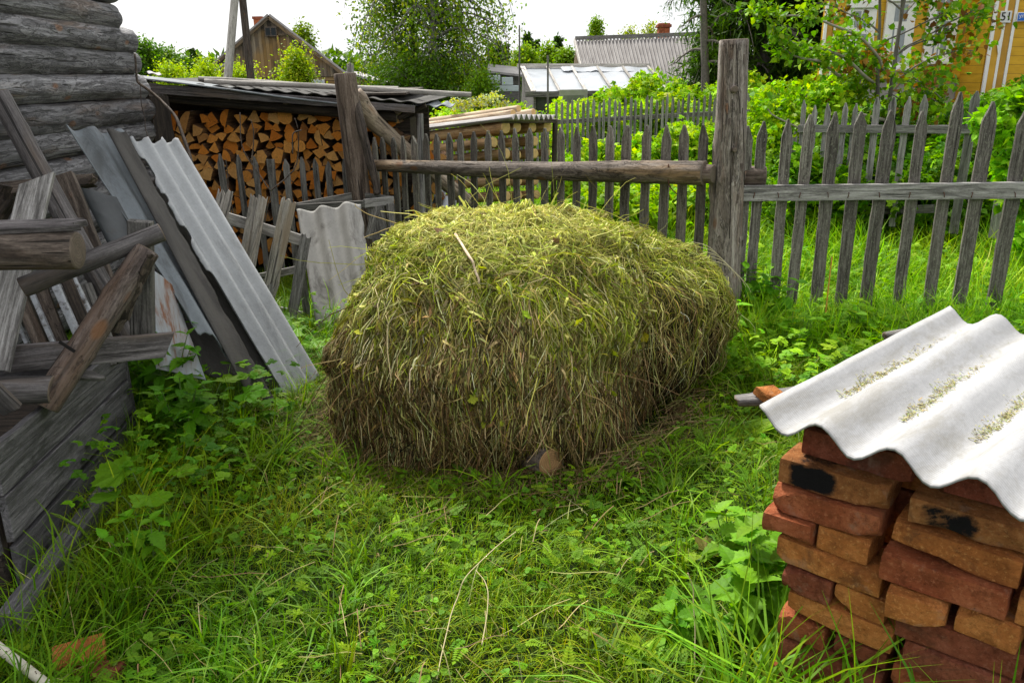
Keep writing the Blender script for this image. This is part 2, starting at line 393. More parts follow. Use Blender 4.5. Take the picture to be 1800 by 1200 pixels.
def slate(name, base, dirt=.4, dirtc=(.10, .09, .075), lines=True, hi=1.2, ds=2.2, dsc=(.9, 3.2, 3.2)):
    b = NB(name); n1 = b.noise(b.coord((1, 1, 1)), 3, 6, .65); n2 = b.noise(b.coord((1, 1, 1)), 60, 3, .7); n3 = b.noise(b.coord(dsc), ds, 7, .75, .6)
    c = b.ramp(n1, [(.3, tuple(x*.82 for x in base)), (.7, tuple(min(.9, x*hi) for x in base))])
    c = b.mix(.3, c, b.ramp(n2, [(.3, tuple(x*.55 for x in base)), (.65, base)]))
    c = b.mix(b.math('MULTIPLY', b.g(n3, .60-dirt*.22, .72-dirt*.18), min(.9, dirt*1.3)), c, dirtc)
    h = n2
    if lines:
        wv = b.n('TexWave', wave_type='BANDS', bands_direction='X'); wv.inputs['Scale'].default_value = 38; wv.inputs['Distortion'].default_value = .6
        b.l(b.coord((1, 1, 1), rnd=False), wv.inputs['Vector'])
        h = b.math('ADD', b.math('MULTIPLY', n2, .5), b.math('MULTIPLY', wv.outputs[1], .5))
        c = b.mix(b.math('MULTIPLY', wv.outputs[1], .22), c, tuple(x*.6 for x in base))
    return b.fin(c, h, .5, .0025, .75, .3)
S_WHITE = slate('white_slate', (.42, .42, .425), .5, (.24, .225, .19), hi=1.12)
S_GREY = slate('grey_slate', (.42, .435, .45), .36, (.11, .11, .105))
S_BLUE = slate('blue_grey_slate', (.22, .245, .265), .5, (.075, .075, .07))
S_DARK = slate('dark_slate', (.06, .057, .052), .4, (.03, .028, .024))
S_STAIN = slate('stained_slate', (.27, .265, .25), .5, (.03, .022, .016), ds=3.0, dsc=(1.2, 2.2, 2.2))
S_ROOF = slate('roof_slate', (.40, .38, .375), .35, (.20, .18, .16), lines=False)
def leafm(name, trans=.4, rough=.45, spec=.4):
    b = NB(name); a = b.n('Attribute', attribute_name='col')
    n1 = b.noise(b.coord((1, 1, 1), rnd=False), 90, 2)
    c = b.mix(b.math('MULTIPLY', b.g(n1, .35, .7), .28), a.outputs[0], (.03, .06, .004))
    b.fin(c, None, rough=rough+.12, spec=spec*.5)
    t = b.n('BsdfTranslucent'); hv = b.n('HueSaturation'); hv.inputs['Saturation'].default_value = 1.15; hv.inputs['Value'].default_value = 1.25
    b.l(c, hv.inputs['Color']); b.l(hv.outputs[0], t.inputs[0])
    ms = b.n('MixShader'); ms.inputs[0].default_value = trans
    b.l(b.p.outputs[0], ms.inputs[1]); b.l(t.outputs[0], ms.inputs[2]); b.l(ms.outputs[0], b.o.inputs[0])
    return b.m
L_LEAF = leafm('leaf'); L_GRASS = leafm('grass_blade', .35, .4, .45); L_HAY = leafm('hay_straw', .2, .6, .3)
def attrm(name, rough=.8):
    b = NB(name); a = b.n('Attribute', attribute_name='col'); return b.fin(a.outputs[0], None, rough=rough)
def soil():
    b = NB('soil'); n = b.noise(b.coord((1, 1, 1)), 9, 8, .7); n2 = b.noise(b.coord((1, 1, 1)), .8, 4)
    c = b.ramp(n, [(.3, (.008, .008, .004)), (.5, (.012, .022, .004)), (.75, (.03, .05, .008))])
    return b.fin(c, n, .8, .02, .95, .1)
M_SOIL = soil()
def plain(name, col, var=.25, rough=.7, scale=8, bump=.3, spec=.3, metal=0, dirt=None):
    b = NB(name); n = b.noise(b.coord((1, 1, 1)), scale, 5, .65)
    c = b.ramp(n, [(.25, tuple(x*(1-var) for x in col)), (.75, tuple(min(1, x*(1+var)) for x in col))])
    if dirt: c = b.mix(b.g(b.noise(b.coord((1, 1, 1)), scale*.4, 5, .7, .6), .48, .62), c, dirt)
    m = b.fin(c, n, bump, .004, rough, spec); b.p.inputs['Metallic'].default_value = metal; return m
def brickmat(name, col, scorch=False):
    b = NB(name); n = b.noise(b.coord((1, 1, 1)), 34, 9, .82); n2 = b.noise(b.coord((1, 1, 1)), 8, 5, .65, .5)
    oi = b.n('ObjectInfo')
    c = b.ramp(n2, [(.3, tuple(x*.6 for x in col)), (.5, col), (.7, (min(1, col[0]*1.35), col[1]*1.6, col[2]*1.8))])
    f2 = b.noise(b.coord((1, 1, 1)), 95, 5, .75)
    c = b.mix(b.math('MULTIPLY', b.g(n, .48, .62), .65), c, tuple(x*.38 for x in col))
    c = b.mix(b.math('MULTIPLY', b.g(f2, .54, .66), .6), c, (col[0]*1.5, col[1]*2.1, col[2]*2.6))
    c = b.mix(b.math('MULTIPLY', b.ramp(f2, [(.30, (1, 1, 1)), (.40, (0, 0, 0))]), .75), c, tuple(x*.2 for x in col))
    c = b.mix(b.math('MULTIPLY', b.g(b.noise(b.coord((1, 1, 1)), 5, 6, .75, 1.), .55, .68), .55), c, (.07, .045, .03))
    c = b.mix(b.math('MULTIPLY', b.g(b.noise(b.coord((1, 1, 1)), 14, 4, .6), .6, .7), .35), c, (.40, .30, .22))
    if scorch:
        tc = b.n('TexCoord'); sp = b.n('SeparateXYZ'); b.l(tc.outputs['Object'], sp.inputs[0])
        d = b.math('ADD', b.math('POWER', b.math('MULTIPLY', b.math('ADD', sp.outputs[0], .045), 17.), 4.), b.math('POWER', b.math('MULTIPLY', sp.outputs[2], 30.), 4.))
        d = b.math('ADD', d, b.math('MULTIPLY', b.math('SUBTRACT', b.math('ADD', b.math('MULTIPLY', n2, .6), b.math('MULTIPLY', n, .4)), .5), 5.5))
        c = b.mix(b.ramp(d, [(.35, (1, 1, 1)), (1., (0, 0, 0))]), c, (.012, .011, .012))
    return b.fin(c, b.math('ADD', b.math('ADD', n, b.math('MULTIPLY', n2, .6)), b.math('MULTIPLY', f2, .6)), 1., .009, .92, .15)
B_RED = brickmat('red_brick', (.37, .105, .042)); B_OR = brickmat('orange_brick', (.52, .185, .05)); B_DK = brickmat('dark_red_brick', (.26, .075, .038))
B_SC = brickmat('scorched_brick', (.38, .15, .05), True)
# ================================================================== SETTING: ground
def gh(x, y): return gz(x, y)
gx = np.unique(np.concatenate([np.linspace(-8, 8, 90), np.linspace(-60, 60, 31), np.array([-900, -400, -200, -120, 120, 200, 400, 900.])]))
gy = np.unique(np.concatenate([np.linspace(-3, 14, 100), np.linspace(14, 80, 24), np.array([-900., -200, -60, -20, 120, 200, 400, 1200.])]))
GX, GY = np.meshgrid(gx, gy, indexing='ij')
vgz = np.vectorize(gz)
GZ = vgz(GX, GY)+.02*fbm(np.stack([GX*2, GY*2, GX*0], -1), 3, 4)*(np.abs(GY) < 14)-.01
i, j = np.meshgrid(np.arange(len(gx)-1), np.arange(len(gy)-1), indexing='ij'); n1 = len(gy); q = (i*n1+j).ravel()
setting(mk('ground', np.stack([GX, GY, GZ], -1), np.stack([q, q+n1, q+n1+1, q+1], -1), M_SOIL, smooth=True))
def gzv(x, y): return vgz(x, y)
# ================================================================== leaf templates
def lt_simple():      # folded lozenge, 4 tris
    v = [(0, 0, 0), (-.32, .42, .05), (.32, .42, .05), (0, .45, -.02), (0, 1, -.06)]
    return v, [(0, 3, 1), (0, 2, 3), (1, 3, 4), (3, 2, 4)]
def lt_serr(n=5, wd=.36, ser=.05, droop=.22):
    v = [(0, 0, 0)]; t = []
    prev = None; st = []
    for i in range(1, n+1):
        y = i/n; h = wd*math.sin(math.pi*min(1, (y*.93+.05))**.8)*1.0
        st.append((y-.5/n, h*1.0+ser, y)); st.append((y, h*.9-ser*.2, y))
    mids = [0]; L_ = []; R_ = []
    for y, h, _ in st[:-1]:
        z = -droop*y*y; b = len(v)
        v += [(-h, y, z+.10*h), (0, y, z-.03), (h, y, z+.10*h)]; L_.append(b); mids.append(b+1); R_.append(b+2)
    tip = len(v); v.append((0, 1.04, -droop))
    t += [(0, mids[1], L_[0]), (0, R_[0], mids[1])]
    for k in range(len(L_)-1):
        a, m_, c = L_[k], mids[k+1], R_[k]; a2, m2, c2 = L_[k+1], mids[k+2], R_[k+1]
        t += [(a, m_, a2), (m_, m2, a2), (m_, c, m2), (c, c2, m2)]
    t += [(L_[-1], mids[-1], tip), (mids[-1], R_[-1], tip)]
    return v, t
def lt_round(n=22, jag=.07, notch=.5, cup=.12):
    v = [(0, .1, 0)]; t = []
    for i in range(n):
        a = -math.pi/2+notch+(2*math.pi-2*notch)*i/(n-1)
        r = (.5+(jag if i % 2 else -jag)*.8)*(1-.12*math.cos(a*5))
        x, y = r*math.cos(a), r*math.sin(a)+.36
        v.append((x, y, cup*((x*x+(y-.4)**2)*2)+.03*math.sin(a*7)))
    for i in range(n-1): t.append((0, 1+i, 2+i))
    return v, t
def lt_lobed(nl=5):
    v = [(0, 0, 0)]; t = []
    for k in range(nl):
        a = (k-(nl-1)/2)*math.radians(250/nl)+math.pi/2; L = .55-.06*abs(k-(nl-1)/2)
        for (rr, da) in ((.5*L, .34), (.85*L, .2), (1.0*L, .0), (.85*L, -.2), (.5*L, -.34)):
            pass
        b = len(v)
        for rr, da in ((.45, .38), (.8, .25), (.82, .12), (1.05, 0), (.82, -.12), (.8, -.25), (.45, -.38)):
            v.append((rr*L*math.cos(a-da)*1.0, rr*L*math.sin(a-da)+.25, -.12*rr*rr+.04*abs(da)))
        v[0] = (0, .2, 0)
        for s in range(6): t.append((0, b+s, b+s+1))
    return v, [(a, c, b_) for a, b_, c in t]
def lt_pinnate(n=6):
    it = []; base = lt_simple()
    for k in range(n):
        y = .15+.75*k/n; L = .34*(1-.6*k/n)
        for s in (-1, 1):
            a = s*math.radians(62); v = np.array(base[0])*L
            x = v[:, 0]*math.cos(a)-v[:, 1]*math.sin(a); yy = v[:, 0]*math.sin(a)+v[:, 1]*math.cos(a)
            it.append((np.stack([x, yy+y, v[:, 2]-.15*y*y], -1), base[1]))
    v = np.array(base[0])*.25; v[:, 1] += .85; v[:, 2] -= .13; it.append((v, base[1]))
    it.append((np.array([(-.012, 0, 0), (.012, 0, 0), (0, .9, -.13)]), np.array([(0, 1, 2)])))
    return merge(it)
T_SIM, T_SER, T_RND, T_LOB, T_PIN = lt_simple(), lt_serr(), lt_round(), lt_lobed(), lt_pinnate()
T_SER3 = lt_serr(3, .36, .04)
def three(base, sp=70, sc=(1, .8, .8)):
    it = []
    for a, s in zip((0, sp, -sp), sc):
        a = math.radians(a); v = np.array(base[0])*s*.62
        it.append((np.stack([v[:, 0]*math.cos(a)-v[:, 1]*math.sin(a), v[:, 0]*math.sin(a)+v[:, 1]*math.cos(a)+.35, v[:, 2]], -1), base[1]))
    return merge(it)
T_RASP = three(T_SER3); T_TRE = three(lt_round(8, .0, .2), 110, (1, 1, 1))
def cvar(n, cols, jit=.18, sat=.0):
    cols = np.array(cols, float).copy(); g_ = cols[:, 1] > cols[:, 0]*1.15
    cols[g_] *= np.array([1.52, 1.3, .28]); c = cols[RN.integers(0, len(cols), n)]
    return np.clip(c*(1+jit*RN.normal(size=(n, 1)))*(1+.07*RN.normal(size=(n, 3))), .003, .95)
# ================================================================== grass
HC = np.array([-.03, 3.88, .30])
def bin_x(y): return -1.62-.16*(y-2.16)/1.2
def in_stack(x, y):    # brick stack footprint
    dx, dy = x-.64, y-1.72; a = dx*.75-dy*.66; b = dx*.66+dy*.75
    return (a > -.02) & (a < .75) & (b > -.01) & (b < .7)
def roots(n, x0, x1, y0, y1, pw=1.4):
    x = RN.uniform(x0, x1, n*3); y = y0+(y1-y0)*RN.uniform(0, 1, n*3)**pw
    ok = np.abs(x) < (y*.80+.75)
    x, y = x[ok][:n], y[ok][:n]; return x, y
def grass(name, x, y, h, wd, bend, cols, label, K=5, seed=0, colw=None):
    n = len(x); z = gzv(x, y)-.01; az = RN.uniform(0, 2*np.pi, n); 
    t = np.linspace(0, 1, K)[None, :]
    cl = fbm(np.stack([x*1.7, y*1.7, x*0], -1), 2, 9+seed); az = az*.75+cl*4
    dx, dy = np.cos(az), np.sin(az); b = np.abs(bend*(1+.5*RN.normal(size=n)))
    bl = (b[:, None]*t**1.6)*h[:, None]; up = (h[:, None]*t)*np.cos(np.minimum(1.45, b[:, None]*t*.9))
    P = np.stack([x[:, None]+dx[:, None]*bl, y[:, None]+dy[:, None]*bl, z[:, None]+up], -1)
    P[..., :2] += (.05*h[:, None]*np.sin(t*4+az[:, None]))[..., None]*np.stack([-dy, dx], -1)[:, None]
    sa = az+np.pi/2+RN.normal(size=n)*.7
    S = np.stack([np.cos(sa), np.sin(sa), sa*0], -1)
    W = wd[:, None]*np.array([.8, 1, .9, .62, .05])[None, :K] if K == 5 else wd[:, None]*np.linspace(1, .05, K)[None]
    c = cvar(n, cols, .2)*(1+.30*fbm(np.stack([x*2.3, y*2.3, x*0], -1), 3, 3)[:, None])
    c[:, 0] *= 1+.35*fbm(np.stack([x*1.1, y*1.1, x*0+4], -1), 2, 5)
    c = np.clip(c, .004, .9)
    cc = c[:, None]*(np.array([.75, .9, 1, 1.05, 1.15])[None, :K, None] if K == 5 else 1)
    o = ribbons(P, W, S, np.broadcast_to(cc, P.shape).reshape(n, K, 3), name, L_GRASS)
    return tag(o, label, 'grass', kind='stuff')
def rib_col_fix(): pass
G_COL = [(.085, .21, .012), (.12, .27, .015), (.07, .17, .012), (.17, .32, .02), (.10, .24, .02), (.20, .30, .03)]
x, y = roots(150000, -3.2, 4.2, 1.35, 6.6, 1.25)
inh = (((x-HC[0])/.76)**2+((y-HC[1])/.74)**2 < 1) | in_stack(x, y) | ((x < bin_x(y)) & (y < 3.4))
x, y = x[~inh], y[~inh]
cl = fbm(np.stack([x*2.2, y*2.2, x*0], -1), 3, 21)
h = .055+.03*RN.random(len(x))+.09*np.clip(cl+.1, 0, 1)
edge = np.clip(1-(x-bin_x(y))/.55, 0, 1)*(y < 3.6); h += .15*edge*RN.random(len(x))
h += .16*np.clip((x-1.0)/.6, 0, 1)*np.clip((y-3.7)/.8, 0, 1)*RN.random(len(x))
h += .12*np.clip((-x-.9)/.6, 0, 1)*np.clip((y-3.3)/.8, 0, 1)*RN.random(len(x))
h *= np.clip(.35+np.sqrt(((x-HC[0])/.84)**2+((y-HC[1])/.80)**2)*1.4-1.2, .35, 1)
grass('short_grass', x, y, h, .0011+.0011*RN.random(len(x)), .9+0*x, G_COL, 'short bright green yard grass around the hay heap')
# longer blade tufts
cx, cy = roots(750, -2.4, 3.6, 1.4, 5.6, 1.2)
ok = ~((((cx-HC[0])/.95)**2+((cy-HC[1])/.92)**2 < 1) | in_stack(cx, cy) | (cx < bin_x(cy)+.03)); cx, cy = cx[ok], cy[ok]
keep = (fbm(np.stack([cx*1.5, cy*1.5, cx*0], -1), 2, 33) > -.1) | (cx < -.9) | (cx > 1); cx, cy = cx[keep], cy[keep]
k = 16; x = np.repeat(cx, k)+RN.normal(size=len(cx)*k)*.02; y = np.repeat(cy, k)+RN.normal(size=len(cx)*k)*.02
hh = np.repeat(.10+.12*RN.random(len(cx))+.12*((cx < -1) | ((cx > 1) & (cy > 3.7))), k)*(.6+.6*RN.random(len(x)))
grass('tufted_grass', x, y, hh, .0022+.0018*RN.random(len(x)), 1.0+0*x, G_COL[:5]+[(.14, .30, .03)], 'longer grass tufts with arching blades in the yard', seed=2)
# tall grass along and behind the right fence, and behind the middle fence
x, y = roots(46000, -1.0, 7.5, 4.5, 11.5, 1.2)
ok = (x > .95) | (y > 6.9); x, y = x[ok], y[ok]
hh = (.20+.22*RN.random(len(x)))*(1+.5*fbm(np.stack([x*1.5, y*1.5, x*0], -1), 2, 8))*np.where(x < .8, .6, 1)
grass('tall_grass', x, y, hh, .0028+.003*RN.random(len(x)), .75+0*x, [(.14, .34, .02), (.20, .42, .025), (.10, .27, .02), (.26, .46, .04)], 'tall bright green grass beyond the picket fences', seed=5)
n = 7000; x = RN.uniform(1.35, 4.0, n); y = 4.30+RN.random(n)*.75-(x-1.4)*.08
grass('fence_grass', x, y, (.16+.26*RN.random(n))*(1+.4*fbm(np.stack([x*3, y*3, x*0], -1), 2, 18)), .0022+.0025*RN.random(n), .85+0*x, [(.10, .27, .02), (.15, .34, .025), (.08, .22, .02), (.2, .38, .04)], 'long grass in front of the right fence pickets', seed=9)
# big arching blades at the foot of the brick stack
n = 430
u = RN.uniform(-.05, .95, n); ww = .06+.25*RN.random(n); x = .64+.75*u-.66*ww; y = 1.72-.66*u-.75*ww
grass('coarse_grass', x, y, (.30+.30*RN.random(n)), .0025+.0028*RN.random(n), 1.1+0*x, [(.08, .20, .02), (.12, .28, .03), (.17, .30, .04)], 'coarse arching grass at the foot of the brick stack', seed=7)
# dead stalks lying in the grass
n = 900; x, y = roots(n, -2, 2.4, 1.4, 5, 1.2); ok = ~in_stack(x, y) & (x > bin_x(y)+.05); x, y = x[ok], y[ok]; n = len(x)
K = 5; t = np.linspace(-.5, .5, K)[None]; a = RN.uniform(0, np.pi, n); L = .04+.22*RN.random(n)**2
P = np.stack([x[:, None]+np.cos(a)[:, None]*t*L[:, None], y[:, None]+np.sin(a)[:, None]*t*L[:, None], .05+.03*RN.random((n, 1))+.01*np.sin(t*5+a[:, None])+.02*RN.normal(size=(n, 1))*t*3], -1)
o = ribbons(P, (.0009+.0007*RN.random((n, 1)))*np.ones((1, K)), np.stack([-np.sin(a), np.cos(a), a*0+.3], -1), cvar(n, [(.50, .42, .20), (.38, .36, .12), (.30, .20, .10)]), 'loose_straw', L_HAY)
tag(o, 'loose pale straw stems scattered over the yard grass', 'straw', kind='stuff')
# ================================================================== low herbs (stuff)
def herbs(name, T, n, x0, x1, y0, y1, sc, zz, cols, label, cond=None, tl=(.0, .7)):
    x, y = roots(n, x0, x1, y0, y1, 1.2)
    ok = ~((((x-HC[0])/.93)**2+((y-HC[1])/.90)**2 < 1) | in_stack(x, y) | ((x < bin_x(y)+.03) & (y < 3.4)))
    if cond is not None: ok &= cond(x, y)
    x, y = x[ok], y[ok]; n = len(x)
    pos = np.stack([x, y, gzv(x, y)+RN.uniform(*zz, n)], -1)
    o = scatter(*T, pos, RN.uniform(0, 6.3, n), RN.uniform(*tl, n), None, RN.uniform(*sc, n), cvar(n, cols), name, L_LEAF, roll=RN.normal(size=n)*.3)
    return tag(o, label, 'plants', kind='stuff')
patch = lambda s, th: (lambda x, y: fbm(np.stack([x*2, y*2, x*0], -1), 3, s) > th)
herbs('clover', T_TRE, 7500, -2, 3, 1.35, 5, (.017, .034), (.02, .06), [(.08, .22, .03), (.12, .29, .03), (.10, .25, .05)], 'low clover leaves among the yard grass', patch(41, 0))
herbs('silverweed', T_PIN, 2600, -2, 3, 1.35, 5.2, (.035, .08), (.02, .06), [(.10, .26, .02), (.16, .33, .03), (.08, .20, .03)], 'feathery low leaves among the yard grass', patch(42, -.05))
herbs('creeping_buttercup', T_LOB, 4200, -2.2, 3.4, 1.35, 5.4, (.024, .052), (.02, .07), [(.09, .26, .02), (.14, .32, .03), (.20, .36, .04)], 'low lobed leaves among the yard grass', patch(43, -.1))
herbs('ground_elder', T_RASP, 3600, 1.0, 4.5, 3.2, 6.4, (.05, .10), (.06, .24), [(.08, .24, .02), (.13, .32, .025), (.20, .40, .04)], 'leafy weeds below the right picket fence', lambda x, y: x > 1.0+.3*(y < 3.9))
herbs('leafy_weeds', T_RASP, 1500, -2.9, -.95, 2.6, 5.0, (.045, .09), (.03, .3), [(.05, .17, .015), (.08, .23, .02), (.12, .29, .02)], 'dark leafy weeds between plank bin and hay heap', lambda x, y: ((x < -1.05) & (y < 3.75)) | ((y > 4.3) & (x > -1.4)))
# ================================================================== hay heap
def hayR(d, which=0):
    """radius of the heap along unit directions"""
    if which == 0: a, b, cu, cl_, p = .775, .85, .645, .85, 2.45
    else: a, b, cu, cl_, p = .70, .60, .47, .55, 2.0
    c = np.where(d[..., 2] > 0, cu, cl_)
    r = (np.abs(d[..., 0]/a)**p+np.abs(d[..., 1]/b)**p+np.abs(d[..., 2]/c)**p)**(-1/p)
    if which == 0:
        r = r*(1+.10*np.clip(d[..., 0]*-.45+d[..., 1]*-.89, 0, 1)**4-.15*np.clip(d[..., 0]*.75+d[..., 1]*-.66, 0, 1)**5+.04*np.clip(d[..., 0]*-.5+d[..., 2]*.86, 0, 1)**4+.09*np.clip(d[..., 0]*.66+d[..., 1]*.1+d[..., 2]*.74, 0, 1)**5)
    return r*(1+.085*fbm(d*2.4+which*5, 2, 51)+.085*fbm(d*6.5, 3, 52))
CEN = [HC, np.array([.46, 4.10, .36])]
def heapcore(which, nu=72, nv=30):
    th = np.linspace(0, 2*np.pi, nu, endpoint=False); ph = np.linspace(-.42, np.pi/2, nv)
    A, B = np.meshgrid(th, ph, indexing='ij'); d = np.stack([np.cos(A)*np.cos(B), np.sin(A)*np.cos(B), np.sin(B)], -1)
    P = CEN[which]+d*(hayR(d, which)*.955)[..., None]
    P += (fbm(P*22, 3, 3)*.016)[..., None]*d
    i, j = np.meshgrid(np.arange(nu), np.arange(nv-1), indexing='ij'); k = (i+1) % nu
    f = np.stack([i*nv+j, k*nv+j, k*nv+j+1, i*nv+j+1], -1).reshape(-1, 4)
    return P.reshape(-1, 3), f
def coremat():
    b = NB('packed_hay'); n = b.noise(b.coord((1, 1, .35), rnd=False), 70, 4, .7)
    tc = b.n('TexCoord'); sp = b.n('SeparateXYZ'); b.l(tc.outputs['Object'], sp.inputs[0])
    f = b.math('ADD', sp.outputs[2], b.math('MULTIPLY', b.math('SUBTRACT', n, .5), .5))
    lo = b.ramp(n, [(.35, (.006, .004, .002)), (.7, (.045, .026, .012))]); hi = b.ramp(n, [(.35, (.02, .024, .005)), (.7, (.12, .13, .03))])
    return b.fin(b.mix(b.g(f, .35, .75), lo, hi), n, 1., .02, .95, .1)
heap = thing('hay_heap', (HC[0], HC[1], 0), 'large domed heap of drying cut hay, green on top and brown below', 'hay heap')
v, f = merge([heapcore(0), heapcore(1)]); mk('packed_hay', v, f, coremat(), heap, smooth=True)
def strands(n, which, Lr, K, wd, off, latr, zlo, zhi, colf, stray=0., downk=1.):
    d = nrmz(RN.normal(size=(n*3, 3))*np.array([1, 1, .9])); d[:, 2] = np.abs(d[:, 2])*1.15-.32*RN.random(n*3)*(RN.random(n*3) < .6); d = nrmz(d)
    P0 = CEN[which]+d*hayR(d, which)[:, None]
    ok = (P0[:, 2] > zlo) & (P0[:, 2] < zhi) & ((P0[:, 1] < CEN[which][1]+.45) | (P0[:, 2] > .75)); P0 = P0[ok][:n]; d = d[ok][:n]; n = len(P0)
    L = RN.uniform(*Lr, n); N_ = d.copy(); P = np.zeros((n, K, 3)); P[:, 0] = P0
    down = np.array([0, 0, -1.]); out_ = nrmz(d*np.array([1, 1, 0])+1e-6)
    top = np.clip((d[:, 2]-.45)*2.4, 0, 1)[:, None]
    rnd = RN.normal(size=(n, 3))
    fld = np.stack([fbm(d*5+q_*9.7, 2, 70+q_) for q_ in range(3)], -1)
    T = nrmz((down+out_*.12)*downk*(1-top)+out_*.35*top+fld*.9+rnd*(latr+.12+top*.9))
    of = np.abs(RN.normal(size=(n, 1)))*off; cur = P0.copy(); jit = RN.normal(size=(n, 3))*.10
    st = RN.random((n, 1)) < stray
    for k in range(1, K):
        T = nrmz(T+RN.normal(size=(n, 3))*.11+jit*.15+down*.10)
        nx_ = cur+T*(L/(K-1))[:, None]; dd = nrmz(nx_-CEN[which]); on = CEN[which]+dd*hayR(dd, which)[:, None]
        nx_ = np.where(st, nx_, on); cur = nx_
        P[:, k] = nx_+dd*of*(1+1.2*np.sin(k/(K-1)*3.1+of*90))
    P[:, 0] += d*of*.3
    P[..., 2] = np.maximum(P[..., 2], .004+.02*RN.random((n, 1)))
    T = nrmz(P[:, -1]-P[:, 0]); S = nrmz(np.cross(T, d+RN.normal(size=(n, 3))*.55))
    W = (wd[0]+(wd[1]-wd[0])*RN.random((n, 1))**2)*np.linspace(1, .55, K)[None]
    return P, W, S, colf(P[:, K//2, 2], n, P[:, K//2])
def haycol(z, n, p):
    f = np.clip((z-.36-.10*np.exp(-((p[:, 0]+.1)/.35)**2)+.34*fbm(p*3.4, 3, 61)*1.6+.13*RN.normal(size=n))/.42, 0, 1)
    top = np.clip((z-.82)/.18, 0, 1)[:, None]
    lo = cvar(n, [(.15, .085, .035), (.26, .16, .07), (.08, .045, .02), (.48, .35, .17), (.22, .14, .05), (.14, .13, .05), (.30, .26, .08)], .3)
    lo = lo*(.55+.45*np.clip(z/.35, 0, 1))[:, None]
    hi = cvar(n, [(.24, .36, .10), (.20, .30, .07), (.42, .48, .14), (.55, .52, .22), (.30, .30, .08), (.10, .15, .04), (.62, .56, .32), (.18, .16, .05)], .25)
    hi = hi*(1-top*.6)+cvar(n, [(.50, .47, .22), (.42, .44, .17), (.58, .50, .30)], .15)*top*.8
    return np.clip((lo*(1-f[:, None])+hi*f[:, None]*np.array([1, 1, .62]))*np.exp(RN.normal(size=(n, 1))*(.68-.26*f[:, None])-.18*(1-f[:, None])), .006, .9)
parts = []
parts.append((strands(26000, 0, (.10, .32), 6, (.0010, .0030), .010, .42, .02, 2, haycol, .02), 'fine'))
parts.append((strands(9000, 1, (.08, .24), 6, (.0010, .0030), .012, .45, .02, 2, haycol, .03), 'lobe'))
parts.append((strands(3000, 0, (.25, .55), 6, (.0010, .0024), .016, .5, .15, 2, haycol, .03), 'long'))
parts.append((strands(5000, 0, (.06, .16), 6, (.003, .0080), .014, .7, .1, 2, haycol, .05), 'leafy'))
drape = lambda z, n, p: cvar(n, [(.72, .64, .34), (.66, .58, .30), (.45, .46, .16), (.34, .36, .10), (.50, .38, .18), (.26, .32, .08)], .3)
parts.append((strands(3200, 0, (.18, .55), 6, (.0012, .0028), .016, .22, .25, .85, drape, .02, 1.5), 'drape'))
parts.append((strands(500, 1, (.15, .35), 6, (.0012, .0026), .016, .25, .2, .7, drape, .04, 1.5), 'drape'))
brown = lambda z, n, p: cvar(n, [(.14, .08, .035), (.22, .135, .06), (.07, .04, .018), (.40, .28, .13)], .35)
parts.append((strands(5000, 0, (.12, .42), 6, (.0010, .0026), .024, .52, .03, .5, brown, .06, 1.3), 'brown'))
P = np.concatenate([a[0][0] for a in parts]); W = np.concatenate([a[0][1] for a in parts]); S = np.concatenate([a[0][2] for a in parts]); c = np.concatenate([a[0][3] for a in parts])
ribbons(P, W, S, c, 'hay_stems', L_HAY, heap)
# rim of trampled brown hay on the ground
n = 5200; a = RN.uniform(0, 2*np.pi, n); rr = .90+.16*np.abs(RN.normal(size=n)); x = HC[0]+np.cos(a)*rr*.93; y = HC[1]+np.sin(a)*rr*.92
K = 4; t = np.linspace(-.5, .5, K)[None]; b = RN.uniform(0, np.pi, n); L = .06+.16*RN.random(n)
P = np.stack([x[:, None]+np.cos(b)[:, None]*t*L[:, None], y[:, None]+np.sin(b)[:, None]*t*L[:, None], .012+.04*RN.random((n, 1))+.10*t*RN.normal(size=(n, 1))*L[:, None]], -1); P[..., 2] = np.maximum(P[..., 2], .005)
ribbons(P, (.0008+.0012*RN.random((n, 1)))*np.ones((1, K)), np.stack([-np.sin(b), np.cos(b), b*0+.4], -1), cvar(n, [(.20, .12, .06), (.30, .21, .10), (.12, .07, .035), (.24, .25, .07)], .25), 'trampled_hay', L_HAY, heap)
# small wilted broad leaves caught in the hay
n = 130; d = nrmz(np.stack([RN.normal(size=n), -np.abs(RN.normal(size=n))-.1, RN.uniform(-.1, 1.1, n)], -1)); pos = CEN[0]+d*(hayR(d)+.02)[:, None]
scatter(*T_RND, pos, RN.uniform(0, 6.3, n), RN.uniform(-1.4, .6, n), None, RN.uniform(.02, .05, n), cvar(n, [(.24, .34, .09), (.30, .36, .14), (.14, .24, .05), (.20, .13, .07)]), 'wilted_leaves', L_LEAF, heap, roll=RN.normal(size=n)*.8)
